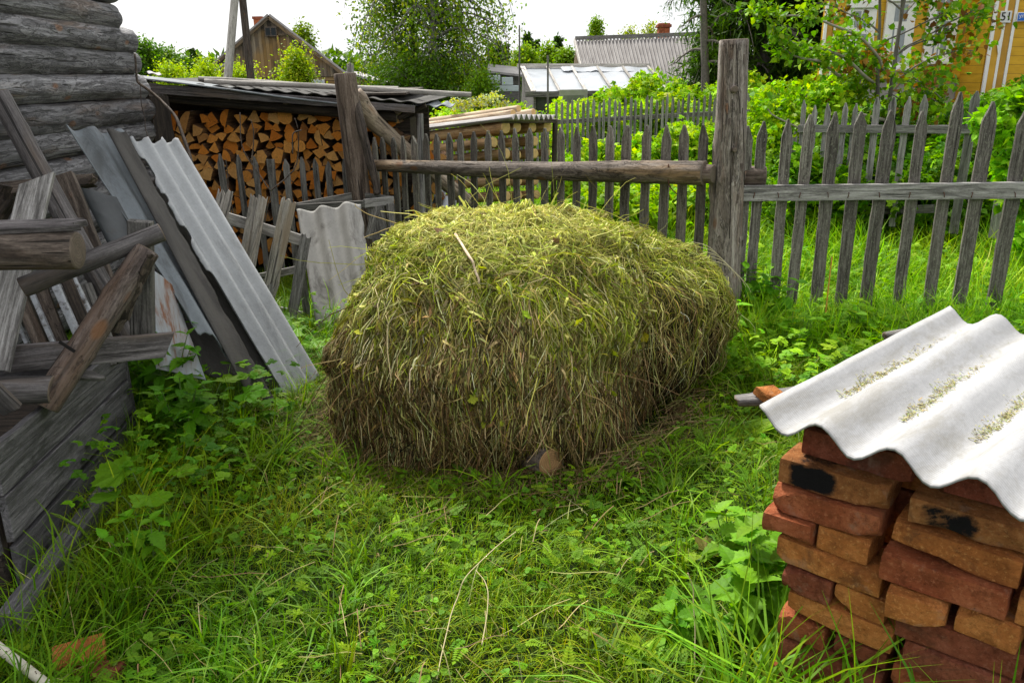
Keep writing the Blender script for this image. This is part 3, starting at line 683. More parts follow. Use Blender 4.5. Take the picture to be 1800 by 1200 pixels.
# stick on the heap, log end poking from the foot
def heap_pt(px, py, off=0):
    d = ray(px, py)
    for k in range(400):
        p = np.array(CC+d*(2.0+k*.01)); q_ = p-HC; r = np.linalg.norm(q_)
        if r < hayR(q_/r)+off: return V(p)
    return V(p)
def curve(name, pts, r0, r1, mat, parent=None, m=7, n=14, smooth=True, wob=0, seed=0):
    pts = np.array([list(p) for p in pts]); t = np.linspace(0, len(pts)-1, n)
    Pn = np.zeros((n, 3))
    for k, tt in enumerate(t):       # Catmull-Rom
        i = min(int(tt), len(pts)-2); u = tt-i
        p0, p1, p2, p3 = pts[max(0, i-1)], pts[i], pts[i+1], pts[min(len(pts)-1, i+2)]
        Pn[k] = .5*((2*p1)+(-p0+p2)*u+(2*p0-5*p1+4*p2-p3)*u*u+(-p0+3*p1-3*p2+p3)*u**3)
    if wob: Pn += wob*fbm(np.stack([t*1.3, t*0+seed, t*0], -1)[:, None]+np.arange(3)[None, :, None]*9.1, 2, seed)
    rad = np.linspace(r0, r1, n)*(1+.12*fbm(np.stack([t*3, t*0+seed, t*0], -1), 2, seed+4))
    v, f = tubes([(Pn, rad)], m); nv = len(v); v = np.concatenate([v, Pn[:1], Pn[-1:]])
    fl = [tuple(a) for a in f]+[(nv, (j+1) % m, j) for j in range(m)]+[(nv+1, nv-m+j, nv-m+(j+1) % m) for j in range(m)]
    Mc = frm(Pn[0], Pn[-1]); Mi = np.array(Mc.inverted()); v = v@Mi[:3, :3].T+Mi[:3, 3]
    return mk(name, v, fl, mat, parent, Mc, smooth)
tag(curve('stick', [heap_pt(803, 410, .03), heap_pt(822, 445, .05), heap_pt(832, 468, .04), heap_pt(843, 500, .03)], .006, .005, W_PEEL, seed=3, wob=.01), 'peeled brown stick lying high on the front of the hay heap', 'stick')
fr = gnd(946, 812, .08)
tag(log('log', fr+V((-.22, .30, -.03)), gnd(968, 813, .08), .064, .062, [W_BROWN, E_BROWN], seed=4, cut=.1), 'sawn brown log end poking out from the foot of the hay heap', 'log')
# ================================================================== fences
def fence_line(name, label, A, B, tops, pick, mat, rails=(), zb=.0, seed=0, tip='point', depth_off=0.):
    """tops: (px, py) of picket tips; each stands where the ray meets the fence plane"""
    A, B = V((*A, 0)), V((*B, 0)); dr = (B-A).normalized(); nr = V((dr.y, -dr.x, 0))
    if nr.y > 0: nr = -nr                       # faces the camera
    root = thing(name, (A+B)/2, label, 'fence')
    for k, it in enumerate(tops):
        px, py = it[0], it[1]; wd = it[2] if len(it) > 2 else pick[0]; tp = it[3] if len(it) > 3 else tip
        t = onl(px, py, A, B); rs = random.Random(seed*100+k)
        lean = dr*(rs.uniform(-.012, .012)+(it[4] if len(it) > 4 else 0)); g = gz(t.x, t.y)+zb
        base = V((t.x, t.y, g))+lean+nr*depth_off; top = t+nr*(depth_off+rs.uniform(-.006, .006))
        board('picket', base, top, wd*rs.uniform(.74, .90), pick[1], nr, mat, root, tp, seed*50+k, jag=.04, warp=rs.uniform(-.008, .008), tipl=wd*rs.uniform(.8, 1.3) if tp == 'point' else None)
    return root, dr, nr
# middle fence: from the corner post by the woodshed to the big log post
MA, MB = V((-1.17, 6.62, 0)), V((1.18, 4.98, 0))
mt = [(651, 242), (666, 242), (685, 242), (703, 240), (721, 240), (742, 236), (761, 236), (783, 234.5), (804, 234), (826, 232), (851, 230), (875, 230), (900, 226), (926, 226), (952, 226), (981, 224.5), (1010, 223.5), (1038, 221.5), (1067, 222), (1098, 221), (1133, 221), (1168, 220.5), (1199, 220.5), (1234, 220)]
mt = [(a, b, .062+.0006*k) for k, (a, b) in enumerate(mt)]
mf, mdr, mnr = fence_line('picket_fence', 'grey picket fence with a barked log rail between corner post and big log post', MA[:2], MB[:2], mt, (.07, .022), W_PICK, zb=.03, seed=3, depth_off=-.04)
ra, rb = onl(662, 291, MA, MB)+mnr*.06, onl(1247, 304, MA, MB)+mnr*.075
log('rail', ra, rb, .046, .074, [W_FRAIL, E_OLD], mf, m=20, seed=8, rough=.07, knots=7, bend=.004, step=.035)
log('rail_end', rb-mdr*.05, onl(1262, 304, MA, MB)+mnr*.075, .058, .056, [W_CPOST, E_OLD], mf, m=14, seed=9)
curve('wire_loop', [onl(1190, 285, MA, MB)+mnr*.13, onl(1191, 320, MA, MB)+mnr*.13, onl(1203, 338, MA, MB)+mnr*.11], .004, .003, plain('rusty_wire', (.12, .05, .03)), mf)
# left fence in front of the firewood
LA, LB = V((-3.0, 6.60, 0)), V((-1.15, 6.60, 0))
lt = [(386, 270, .062), (418, 272, .06), (447, 275, .056), (475, 280, .08, 'flat'), (502, 280, .056), (530, 276, .057), (553, 279, .055), (576, 284, .055), (605, 279, .056), (632, 281, .058)]
lf, ldr, lnr = fence_line('picket_fence', 'dark grey picket fence without rail showing, in front of the stacked firewood', LA[:2], LB[:2], lt, (.058, .022), W_GREY, zb=.0, seed=5, depth_off=.0)
# right fence with the long plank rail
RA, RB = onl(1303, 340, (1.42, 4.98), (3.6, 4.72)), onl(1830, 334, (1.42, 4.98), (3.6, 4.72))
rt = [(1318, 222, .07), (1344, 214, .072), (1388, 210, .08), (1428, 202, .084), (1471, 197, .092), (1518, 197, .088), (1571, 194, .088), (1628, 196, .086), (1692, 162, .09), (1750, 179, .092), (1812, 190, .1)]
rf, rdr, rnr = fence_line('picket_fence', 'weathered grey picket fence with a pale plank rail right of the big log post', (1.42, 4.98), (3.6, 4.72), rt, (.09, .024), W_PICK, zb=.10, seed=9, depth_off=-.035)
rail = board('rail', RA+rnr*.0, RB+rnr*.0, .095, .035, rnr, W_RAIL, rf, seed=4, w1=.098, jag=.01)
M_RUST = plain('rusty_iron', (.09, .04, .025), .5)
for k, px in enumerate((1325, 1366, 1405, 1453, 1490, 1543, 1597, 1656, 1706, 1780)):
    p = onl(px, 341-px*.002, (1.42, 4.98), (3.6, 4.72))+rnr*.02; d = V((.004, 0, -.028)) if k % 2 else V((-.006, 0, -.03))
    curve('nail', [p, p+rnr*.012, p+rnr*.014+d], .0022, .003, M_RUST, rf, m=6, n=5)
# rear right fence
bt = [(1398, 232, .05), (1414, 176, .05), (1433, 185, .055), (1457, 182, .06), (1488, 181, .055), (1505, 182, .05), (1543, 171, .07), (1571, 170, .07), (1598, 170, .068), (1627, 167, .075), (1687, 162, .085), (1717, 160, .08), (1790, 158, .08)]
BA, BB = (2.6, 7.5), (4.3, 6.1)
bf, bdr, bnr = fence_line('picket_fence', 'second grey picket fence with thin rails standing in bushes behind the right fence', BA, BB, bt, (.07, .02), W_PALE if False else W_RAIL, zb=.25, seed=13)
board('rail', onl(1405, 226, BA, BB)+bnr*.025, onl(1782, 228, BA, BB)+bnr*.025, .065, .03, bnr, W_RAIL, bf, seed=5)
board('rail', onl(1500, 372, BA, BB)-bnr*.04, onl(1640, 368, BA, BB)-bnr*.04, .07, .03, bnr, W_GREY, bf, seed=6)
# far garden fence
FA, FB = (.6, 11.6), (4.6, 10.6)
ft = [(978+k*9.3+(k % 3)*.8, 179+4*math.sin(k*1.7)-k*.35-(k % 4 == 1)*3) for k in range(33)]
ft += [(1290+k*26, 160+5*math.sin(k*2.1)) for k in range(6)]
ff, fdr, fnr = fence_line('picket_fence', 'narrow grey picket fence half hidden in the raspberry bushes beyond the log pile', FA, FB, ft, (.045, .02), W_RAIL, zb=.0, seed=21)
board('rail', onl(975, 215, FA, FB)-fnr*.03, onl(1440, 190, FA, FB)-fnr*.03, .06, .03, fnr, W_GREY, ff, seed=2)
ft2 = [(722+k*9.6+(k % 3), 212-k*.6+3*math.sin(k*1.3)) for k in range(26)]
F2A, F2B = (-1.6, 12.6), (.6, 11.9)
f2, _, _n = fence_line('picket_fence', 'low grey picket fence just visible behind the covered log pile', F2A, F2B, ft2, (.045, .02), W_RAIL, zb=.0, seed=22)
board('rail', onl(724, 235, F2A, F2B)-_n*.03, onl(960, 222, F2A, F2B)-_n*.03, .06, .03, _n, W_GREY, f2, seed=2)
# ------------------------------------------------------------------ big log post
pt, pb = at(1290, 71, 4.92), at(1268, 590, 4.92)
big = thing('log_post', (pb.x, pb.y, 0), 'thick barkless grey-brown log post at the corner of the picket fences', 'post')
log('post_log', V((pb.x, pb.y, -.05)), pt, .112, .084, [W_POST, E_OLD], big, m=36, seed=31, rough=.085, knots=9, bend=-.004, step=.03)
kp = at(1292, 157, 4.815); log('knot', kp+V((0, .05, 0)), kp, .026, .020, [W_POST, E_OLD], big, m=14, seed=2, knots=0)
kp = at(1292, 264, 4.81); log('knot', kp+V((0, .05, 0)), kp, .018, .014, [W_POST, E_OLD], big, m=12, seed=3, knots=0)
for k, (x0, y0, x1, y1, r) in enumerate([(1295, 75, 1297, 150, .0025), (1297, 150, 1302, 200, .003), (1288, 175, 1285, 300, .0025), (1285, 300, 1283, 420, .0028), (1306, 190, 1309, 330, .0022), (1272, 90, 1270, 250, .0018)]):
    a, b = at(x0, y0, 4.82), at(x1, y1, 4.80)
    curve('crack', [a+V((0, .012, 0)), (a+b)/2+V((.003, .010, 0)), b+V((0, .012, 0))], r, r, plain('dark_crack', (.02, .014, .01)), big, m=5, n=8)
rsb = random.Random(5)
for k in range(26):           # flakes of loose bark
    px, py = rsb.uniform(1268, 1312), rsb.uniform(85, 430); a = at(px, py, 4.828+abs(px-1290+(py-250)*.04)*.0013); s = rsb.uniform(.01, .03)
    board('bark_flake', a, a+V((rsb.uniform(-.006, .006), rsb.uniform(-.012, .004), -s*2.2)), s*.7, .003, V(((px-1290)*.02, -1, .2)), rsb.choice([W_POST, W_BROWN, W_FRAIL]), big, 'broken', k, w1=s*.3, ch=.0006)
sp_ = at(1306, 310, 5.05); tag(log('log_stub', sp_, sp_+V((.13, -.03, 0)), .066, .062, [W_CPOST, E_OLD], seed=12), 'short dark log stub nailed behind the big log post', 'log')
# ------------------------------------------------------------------ corner post with its slat, props and box frame
ct, cb = at(606, 130, 6.45), at(630, 345, 6.45)
cp = thing('corner_post', (cb.x, cb.y, 0), 'square-topped brown post at the woodshed corner with a thin slat behind', 'post')
log('post_log', V((cb.x+.05, cb.y, -.03)), ct, .088, .085, [W_CPOST, E_OLD], cp, m=22, seed=44, rough=.04, knots=4, step=.04)
board('slat', at(634, 330, 6.58), at(615, 112, 6.58), .05, .025, V((0, -1, 0)), W_RAIL, cp, 'broken', 3)
l1 = [at(628, 165, 6.72), at(650, 205, 6.8), at(700, 250, 6.95), at(760, 305, 7.1), at(826, 357, 7.3)]
tag(curve('branch_prop', l1, .075, .06, wood('split_branch_wood', (.10, .07, .05), (.32, .25, .19), (.55, .46, .37), gs=40, crack=.8, warm=(.35, .20, .10)), m=12, n=24, wob=.03, seed=2), 'thick forked limb propped slanting behind the middle fence from the corner post', 'branch')
l2 = [at(622, 160, 6.52), at(632, 205, 6.40), at(645, 270, 6.34), at(658, 310, 6.30), at(666, 342, 6.28)]
tag(curve('branch', l2, .035, .03, W_BROWN, m=10, n=20, wob=.015, seed=6), 'thin knotty branch hanging down beside the corner post', 'branch')
bx = thing('box_frame', at(640, 400, 6.2)*1.0, 'small grey wooden box frame standing between corrugated sheet and middle fence', 'frame')
P1, P2, P3, P4 = at(521, 365, 6.15), at(630, 344, 6.42), at(691, 352, 6.3), at(640, 358, 6.02)
for k, (a, b, wv) in enumerate([(P1, P2, .07), (P2, P3, .06), (P4, P3, .065), (P1, P4, .05)]):
    board('side_board', a, b, wv, .022, V((b-a).cross(V((0, 0, 1)))), W_RAIL if k == 2 else W_GREY, bx, seed=k+60)
for k, (px, py, qx, qy, wv) in enumerate([(686, 358, 690, 400, .06), (652, 362, 664, 430, .07), (660, 362, 648, 420, .05), (668, 362, 677, 420, .06)]):
    board('leg', at(px, py, 6.12), at(qx, qy, 6.05), wv, .022, V((0, -1, 0)), W_GREY, bx, seed=k+70)
# ------------------------------------------------------------------ broken fence panel leaning left of the stained sheet
bp = thing('broken_fence', at(470, 470, 5.4), 'broken leaning fence panel of four cracked grey planks on rough rails', 'fence')
N_ = V((.1, -1, .15))
for k, (x0, y0, x1, y1, wv, Y) in enumerate([(380, 412, 397, 334, .095, 5.42), (428, 462, 450, 342, .065, 5.35), (440, 468, 463, 344, .062, 5.34), (466, 545, 508, 353, .094, 5.30), (513, 558, 538, 415, .07, 5.36), (545, 590, 530, 470, .05, 5.45), (436, 640, 474, 500, .08, 5.2)]):
    board('plank', at(x0, y0, Y-.12), at(x1, y1, Y), wv, .024, N_, W_PALE if k < 4 else W_RAIL, bp, 'broken', 80+k, jag=.05)
for k, (x0, y0, x1, y1, wv, Y) in enumerate([(396, 382, 535, 424, .075, 5.40), (445, 489, 520, 474, .05, 5.40), (470, 540, 560, 560, .05, 5.38)]):
    board('rail', at(x0, y0, Y), at(x1, y1, Y), wv, .04, N_, W_RAIL, bp, seed=90+k)
# stained corrugated sheet leaning on the box
tag(sheet('corrugated_sheet', at(524, 371, 5.75), at(632, 355, 5.72), at(562, 598, 5.02), at(668, 570, 5.02), 2.6, .028, .007, S_STAIN, seed=4, rr=.03, phase=1.2), 'grey corrugated sheet with black stains leaning upright against the box frame', 'sheet')
# ------------------------------------------------------------------ leaning corrugated sheets, left
TLs = at(248, 238, 4.75); 
tag(sheet('corrugated_sheet', at(222, 242, 4.50), at(312, 246, 4.85), at(497, 708, 3.86), at(562, 663, 4.15), 3.4, .022, .007, S_GREY, seed=7, rl=.03, rt=.012, rb=.008, nx=110, phase=.4, chips=((.13, .045, .07, 'l'), (.24, .02, .05, 'l'), (.38, .03, .05, 'l'), (.8, .28, .10, 'l'))),
    'long light grey corrugated sheet leaning left, lowest end reaching the grass beside the hay', 'sheet')
tag(sheet('corrugated_sheet', at(114, 223, 4.22), at(222, 232, 4.48), at(330, 560, 3.72), at(455, 680, 3.80), 2.2, .024, .007, S_BLUE, seed=9, rb=.03, nx=90, phase=2.2),
    'bluish grey corrugated sheet leaning against the log wall, leftmost of the sheets', 'sheet')
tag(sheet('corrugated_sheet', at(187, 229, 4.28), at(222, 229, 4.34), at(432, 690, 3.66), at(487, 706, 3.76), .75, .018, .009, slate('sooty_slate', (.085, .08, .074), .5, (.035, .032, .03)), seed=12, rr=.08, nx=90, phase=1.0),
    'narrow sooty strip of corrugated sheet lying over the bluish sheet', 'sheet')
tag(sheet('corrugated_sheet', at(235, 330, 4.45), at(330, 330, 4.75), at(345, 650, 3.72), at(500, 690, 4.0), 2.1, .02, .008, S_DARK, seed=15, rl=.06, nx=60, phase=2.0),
    'dark ragged corrugated sheet, widened to stand for the shade under the leaning strips', 'sheet')  # dark colour and extra width put in for the shade of the hollow
def rustmat():
    b = NB('rusted_white_steel'); n = b.noise(b.coord((.7, 2.4, 2.4)), 3.2, 6, .7, .6)
    c = b.ramp(n, [(.44, (.34, .38, .42)), (.56, (.28, .27, .27)), (.62, (.20, .08, .035)), (.76, (.07, .03, .02))]); return b.fin(c, n, .3, .003, .5, .4)
M_RSHEET = rustmat()
tag(sheet('steel_sheet', at(262, 470, 3.72), at(302, 500, 3.8), at(275, 648, 3.5), at(362, 668, 3.62), .5, .006, .002, M_RSHEET, seed=2), 'white enamel steel sheet streaked with rust, leaning behind the plank bin', 'sheet')
tag(sheet('steel_sheet', at(140, 330, 3.95), at(205, 345, 4.0), at(190, 430, 3.85), at(300, 520, 3.85), .8, .012, .002, plain('dull_tin', (.05, .056, .06), .4, .45, 5, spec=.5, dirt=(.05, .03, .02)), seed=5, rb=.05), 'dull dark tin sheet tucked behind the bluish corrugated sheet', 'sheet')
# ================================================================== log house wall
lw = thing('log_house', (-2.95, 5.0, 0), 'old grey log wall of a house with staggered log ends at the left', 'house')
zc = [2.45, 2.27, 2.09, 1.93, 1.765, 1.60, 1.42, 1.245, 1.08, .90, .72, .54, .36, .18]
endY = [6.3, 6.42, 6.32, 6.52, 6.56, 6.62, 6.66, 6.64, 6.6, 6.6, 6.6, 6.6, 6.6, 6.6]
for k, z in enumerate(zc):
    log('wall_log', V((-2.92+.012*math.sin(k*5), 2.2, z-.01+.02*math.sin(k*3))), V((-2.92+.012*math.cos(k*4), endY[k], z+.012*math.sin(k*2))), .098, .094, [W_WALL, E_OLD], lw, m=30, seed=100+k, rough=.15, knots=12, step=.04, bend=.0)
for k in range(11):
    z = 2.63+k*.18; log('wall_log', V((-2.92, .8, z)), V((-2.92, 6.30, z)), .096, .094, [W_WALL, E_OLD], lw, m=16, seed=180+k, rough=.12, knots=4, step=.1)
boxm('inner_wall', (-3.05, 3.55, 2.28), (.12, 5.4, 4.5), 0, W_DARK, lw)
sheet('roof', V((-5.6, .5, 5.9)), V((-5.6, 6.7, 5.9)), V((-2.42, .5, 4.42)), V((-2.42, 6.7, 4.42)), 36, .02, .02, S_ROOF, lw, seed=8, nx=20)
board('eaves_board', V((-2.50, .5, 4.36)), V((-2.50, 6.7, 4.36)), .14, .03, V((1, 0, 0)), W_SHAD, lw, seed=8)
for k in range(14):           # cross wall log ends
    z = zc[k]-.085
    log('cross_log', V((-5.5, 6.40, z)), V((-2.97, 6.40, z)), .088, .086, [W_WALL, E_OLD], lw, m=14, seed=130+k, rough=.08, knots=2, step=.25)
board('corner_plank', at(292, 238, 6.86), at(262, 70, 6.86)*1., .12, .03, V((0, -1, 0)), W_SHAD, lw, seed=3) if False else None
board('corner_plank', V((-2.78, 6.68, .0)), V((-2.80, 6.70, 1.52)), .14, .03, V((.5, -1, 0)), W_DARK, lw, seed=3)
# bare twig hanging on the corner
tag(curve('dry_vine', [at(238, 95, 6.0), at(240, 140, 6.0), at(262, 160, 6.0), at(305, 200, 5.9), at(322, 240, 5.8), at(336, 288, 5.7)], .007, .014, W_BROWN, m=7, n=26, wob=.01, seed=9), 'thin bare grey vine curving down from the log house corner', 'branch')
tag(curve('twig', [at(247, 145, 6.0), at(250, 190, 5.95), at(256, 222, 5.9), at(262, 243, 5.85)], .003, .003, W_BROWN, m=5, n=14, wob=.01, seed=19), 'short thin twig beside the log house corner', 'branch')
# ================================================================== woodshed with firewood
ws = thing('woodshed', (-1.9, 7.6, 0), 'low open woodshed with a dark underside and a roof of old slate', 'shed')
RFl, RFr = V((-2.98, 6.82, 1.63)), at(747, 187, 6.9)
RBl, RBr = V((-3.0, 8.5, 1.66)), RFr+V((.1, 1.6, .05))
sheet('roof_sheet', RBl, RBr, RFl+V((0, -.05, .02)), RFr+V((0, -.05, .03)), 15, .007, .007, S_DARK, ws, seed=3, rb=.006, phase=.5)
sheet('roof_edge', RFl+V((0, .05, .05)), RFr+V((-.7, .05, .055)), RFl+V((0, -.10, .035)), RFr+V((-.7, -.10, .04)), 1, .003, .01, S_BLUE, ws, seed=6, nx=6)
board('fascia', RFl+V((.02, -.04, -.045)), RFr+V((-.08, -.04, -.02)), .075, .03, V((0, -1, 0)), W_SHAD, ws, seed=6, w1=.06, jag=.06)
log('beam', RFl+V((0, .08, -.10)), RFr+V((-.25, .08, -.085)), .05, .045, [W_DARK, E_OLD], ws, seed=7)
for k in range(5):
    t = (k+.5)/5; a = RFl.lerp(RFr, t)+V((0, .02, -.05)); b = RBl.lerp(RBr, t)+V((0, 0, -.05)); log('rafter', a, b, .035, .035, [W_DARK, E_OLD], ws, seed=70+k, m=8, knots=0)
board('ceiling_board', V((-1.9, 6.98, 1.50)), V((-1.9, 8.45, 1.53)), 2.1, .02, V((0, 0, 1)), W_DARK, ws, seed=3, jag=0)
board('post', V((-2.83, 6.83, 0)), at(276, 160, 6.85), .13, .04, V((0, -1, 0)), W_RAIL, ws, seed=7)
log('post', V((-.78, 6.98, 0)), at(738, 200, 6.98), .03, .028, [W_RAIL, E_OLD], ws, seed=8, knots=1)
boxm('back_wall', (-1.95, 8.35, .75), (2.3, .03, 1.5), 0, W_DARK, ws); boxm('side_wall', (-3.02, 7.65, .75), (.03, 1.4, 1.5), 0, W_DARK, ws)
ex = thing('roof_extension', at(790, 182, 7.2), 'thin greenish slate sheet jutting from the right end of the woodshed roof', 'roof')
sheet('sheet', at(745, 176, 7.9), at(800, 181, 7.9), at(720, 186, 7.1), at(797, 186, 7.1), 3, .012, .007, S_BLUE, ex, seed=6)
log('support', at(700, 208, 7.0), at(748, 185, 7.0), .022, .02, [W_DARK, E_OLD], ex, seed=5, knots=0)
tag(log('roof_pole', at(350, 140, 7.25), at(700, 157, 7.4), .022, .020, [W_POLE, E_OLD], seed=51, m=10, bend=.008, knots=5, rough=.12), 'bare grey pole lying on the woodshed roof, the upper and shorter one', 'pole')
tag(log('roof_pole', at(360, 142.5, 7.05), at(828, 166, 7.3), .024, .022, [W_POLE, E_OLD], seed=52, m=10, bend=-.004, knots=6, rough=.12), 'bare grey pole lying along the woodshed roof edge and jutting past it to the right', 'pole')
tag(sheet('roof_scrap', at(258, 126, 7.6), at(280, 127, 7.6), at(262, 130, 7.2), at(284, 131, 7.2), 1, .008, .007, S_ROOF, seed=6), 'scrap of slate on the woodshed roof near the log house', 'sheet')
def firewood(cx, cy, cz, s, seed, rot):
    rs = random.Random(seed); kind = rs.random(); L = rs.uniform(.3, .36)
    if kind < .74:
        sp = rs.uniform(.9, 1.7); pts = [(rs.uniform(-.03, .03), rs.uniform(-.04, .04))]; na = 5
        pts += [(math.cos(sp*(i/(na-1)-.5))*rs.uniform(.93, 1.05), math.sin(sp*(i/(na-1)-.5))*1.0) for i in range(na)]
        pts = [(x-.55, y) for x, y in pts]
    elif kind < .9:
        pts = [(math.cos(a)*1.0, math.sin(a)*.62+.0) for a in [i*math.pi/6 for i in range(7)]]; pts = [(x*.8, y-.3) for x, y in pts]
    elif kind < .94: pts = [(math.cos(a)*.62*rs.uniform(.92, 1.05), math.sin(a)*.62) for a in [i*math.pi/5 for i in range(10)]]
    else: pts = [(-.6, -.35), (.5, -.45), (.65, .1), (.1, .5), (-.55, .3)]
    n = len(pts); vs = []; r = rot
    xy = [(s*(x*math.cos(r)-y*math.sin(r)), s*(x*math.sin(r)+y*math.cos(r))) for x, y in pts]
    for x_, k in ((0, 1.), (L*.5, 1.04), (L, .97)):
        for a, b in xy: vs.append((x_, a*k+rs.uniform(-.002, .002), b*k+rs.uniform(-.002, .002)))
    fs = [tuple(range(n))[::-1], tuple(2*n+i for i in range(n))]; mi = [0, 0]
    for q_ in range(2):
        for i in range(n): j = (i+1) % n; fs.append((q_*n+i, q_*n+j, (q_+1)*n+j, (q_+1)*n+i)); mi.append(1)
    # orientation: local x runs to +Y
    yaw = rs.uniform(-.09, .09); M = frm(V((cx, cy, cz)), V((cx+yaw, cy+1, cz+rs.uniform(-.04, .04))))
    return mk('firewood', vs, fs, [M_FIRE, M_FSIDE], None, M, False, mi), ('wedge-shaped' if kind < .74 else 'half-round' if kind < .9 else 'small round' if kind < .94 else 'blocky')
cnt = 0; rw = random.Random(77)
ORD = 'first second third fourth fifth sixth seventh eighth ninth tenth eleventh twelfth thirteenth fourteenth fifteenth sixteenth seventeenth eighteenth nineteenth twentieth twenty-first twenty-second twenty-third twenty-fourth twenty-fifth twenty-sixth'.split()
def stack_fire(x0, x1, yf, z0, z1, lab, grp, s0=.085, rowh=.088):
    global cnt
    r = 0; z = z0
    while z < z1:
        x = x0+(r % 2)*.05; kx_ = 0
        while x < x1:
            s = s0*rw.uniform(.78, 1.15); cnt += 1
            o, shp = firewood(x+rw.uniform(-.015, .015), yf+rw.uniform(-.06, .05), z+rw.uniform(-.018, .018), s, cnt, rw.choice([-math.pi/2, -math.pi/2, -math.pi/2, math.pi/2, math.pi/2, 0.4, 2.6])+rw.uniform(-.5, .5))
            tag(o, f'{shp} firewood, {lab}, {ORD[r]} row up, {ORD[kx_]} from left', 'firewood', grp); kx_ += 1; x += s*rw.uniform(1.02, 1.3)
        z += rowh; r += 1
stack_fire(-2.93, -.93, 7.10, .60, 1.40, 'upper woodshed stack', 'firewood pieces stacked in the woodshed', .095, .080)
stack_fire(-2.5, -1.3, 7.15, .12, .60, 'lower woodshed stack', 'firewood pieces stacked in the woodshed', .10, .12)
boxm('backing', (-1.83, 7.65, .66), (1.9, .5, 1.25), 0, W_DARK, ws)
stack_fire(-.86, -.60, 7.35, .10, 1.12, 'yellow stack by log pile', 'yellowish firewood by the log pile', .08, .095)
# ================================================================== covered log pile
lpile_y = 8.3
rows = [(225, [(905, 19), (920, 15)], 0), (232, [(855, 16)], 0)]
def plog(pxe, pye, r, Ye, pxl, pyl, Yl, lab, seed, mats=None, nm='log'):
    e, s_ = at(pxe, pye, Ye), at(pxl, pyl, Yl)
    return tag(log(nm, s_, e, r*.92, r, mats or [W_PINE, E_FRESH], m=16, seed=seed, rough=.05, knots=4, step=.1), lab, 'log', 'logs in the covered pile')
LY = 8.2
ends = [ # px, py, radius, left start px,py
 (889, 224, .062, 706, 246, 'top'), (909, 223, .055, 735, 243, 'top'), (936, 223, .055, 765, 240, 'top'), (963, 222, .06, 795, 238, 'top'),
 (868, 250, .05, 712, 268, 'second'), (905, 250, .05, 735, 264, 'second'), (940, 248, .052, 765, 260, 'second'),
 (890, 270, .052, 712, 290, 'third'), (910, 272, .048, 740, 286, 'third'), (940, 270, .052, 770, 284, 'third'), (963, 268, .04, 790, 280, 'third'),
 (890, 318, .05, 712, 330, 'fourth'), (912, 318, .046, 740, 328, 'fourth'), (941, 317, .05, 770, 326, 'fourth'),
 (891, 345, .052, 720, 352, 'bottom'), (912, 344, .05, 742, 350, 'bottom'), (944, 342, .046, 772, 348, 'bottom')]
nth = {}
for k, (ex_, ey, r, lx, ly, row) in enumerate(ends):
    nth[row] = nth.get(row, 0)+1; o_ = ['first', 'second', 'third', 'fourth'][nth[row]-1]
    dY = (nth[row]-1)*.22
    plog(ex_, ey, r, LY+dY, lx, ly, LY+1.3+dY, f'pine log in the {row} row of the covered pile, {o_} end from the left', 200+k)
lc = thing('pile_cover', at(850, 215, 8.4), 'corrugated slate cover on the pine log pile with wavy right end', 'roof')
sheet('sheet', at(978, 206, 8.95), at(900, 205, 7.98), at(800, 213, 10.7), at(698, 230, 9.35), 9, .026, .008, S_ROOF, lc, seed=3, nx=30)
board('crosspiece', at(880, 213, 8.15), at(975, 213, 8.85), .04, .03, V((0, -1, 0)), W_BROWN, lc, seed=3)
for k, (x0, y0, x1, y1, Y0, Y1, lb) in enumerate([(712, 225, 902, 199, 9.9, 8.45, 'lowest and longest'), (716, 218, 912, 191, 10.3, 8.8, 'topmost'), (800, 215, 938, 197, 9.9, 9.0, 'short right-hand')]):
    tag(log('peeled_pole', at(x0, y0, Y0), at(x1, y1, Y1), .030, .036, [W_PEEL, E_FRESH], m=12, seed=240+k, step=.15, rough=.06), f'pale peeled pole lying on the cover of the log pile, the {lb} one', 'pole', 'poles on the log pile cover')
pp = thing('pile_post', at(968, 360, 8.15), 'dark upright post at the right end of the covered log pile', 'post'); log('post_log', at(972, 372, 9.0), at(976, 210, 9.0), .03, .03, [W_DARK, E_OLD], pp, m=10, seed=3)
for k, (a, b) in enumerate([((695, 372), (780, 352)), ((740, 385), (800, 365))]):
    pa, pb_ = at(*a, 7.4), at(*b, 7.4); g = .04
    tag(sheet('plastic_sheet', pa+V((0, .5, .06)), pb_+V((0, .5, .06)), pa, pb_, 2, .02, .004, plain('pale_plastic', (.5, .53, .56), .1), seed=k), ['pale plastic sheet lying behind the middle fence, left piece', 'pale plastic sheet lying behind the middle fence, right piece'][k], 'sheet')
# ================================================================== timber junk at the left
tag(log('round_pole', at(-3, 165, 3.55), at(232, 600, 3.45), .043, .046, [W_SHAD, E_OLD], seed=61, knots=5, step=.04), 'long bluish grey round pole leaning down to the right across the timber pile', 'pole')
tag(board('thick_plank', at(112, 308, 3.75), at(228, 620, 3.45), .085, .05, V((.2, -1, .3)), W_BROWN, None, seed=62, jag=.06, w1=.10), 'dark brown rotten plank behind the bluish round pole', 'plank')
tag(board('board', at(-14, 650, 2.7), at(62, 330, 3.05), .115, .025, V((.1, -1, .1)), W_RAIL, None, 'slant2', 63, w1=.11), 'pale grey-green board standing slanted at the left picture edge', 'board')
tag(log('half_log', at(-90, 440, 2.62), at(136, 440, 2.66), .066, .064, [W_BROWN, E_OLD], seed=64, knots=3, step=.03), 'thick brown log end lying level over the slanted board', 'log')
tag(board('slab', at(-60, 402, 2.62), at(146, 394, 2.66), .07, .022, V((0, -.35, 1)), W_SHAD, None, 'broken', 65, w1=.05), 'thin rough slab lying on top of the thick brown log end', 'board')
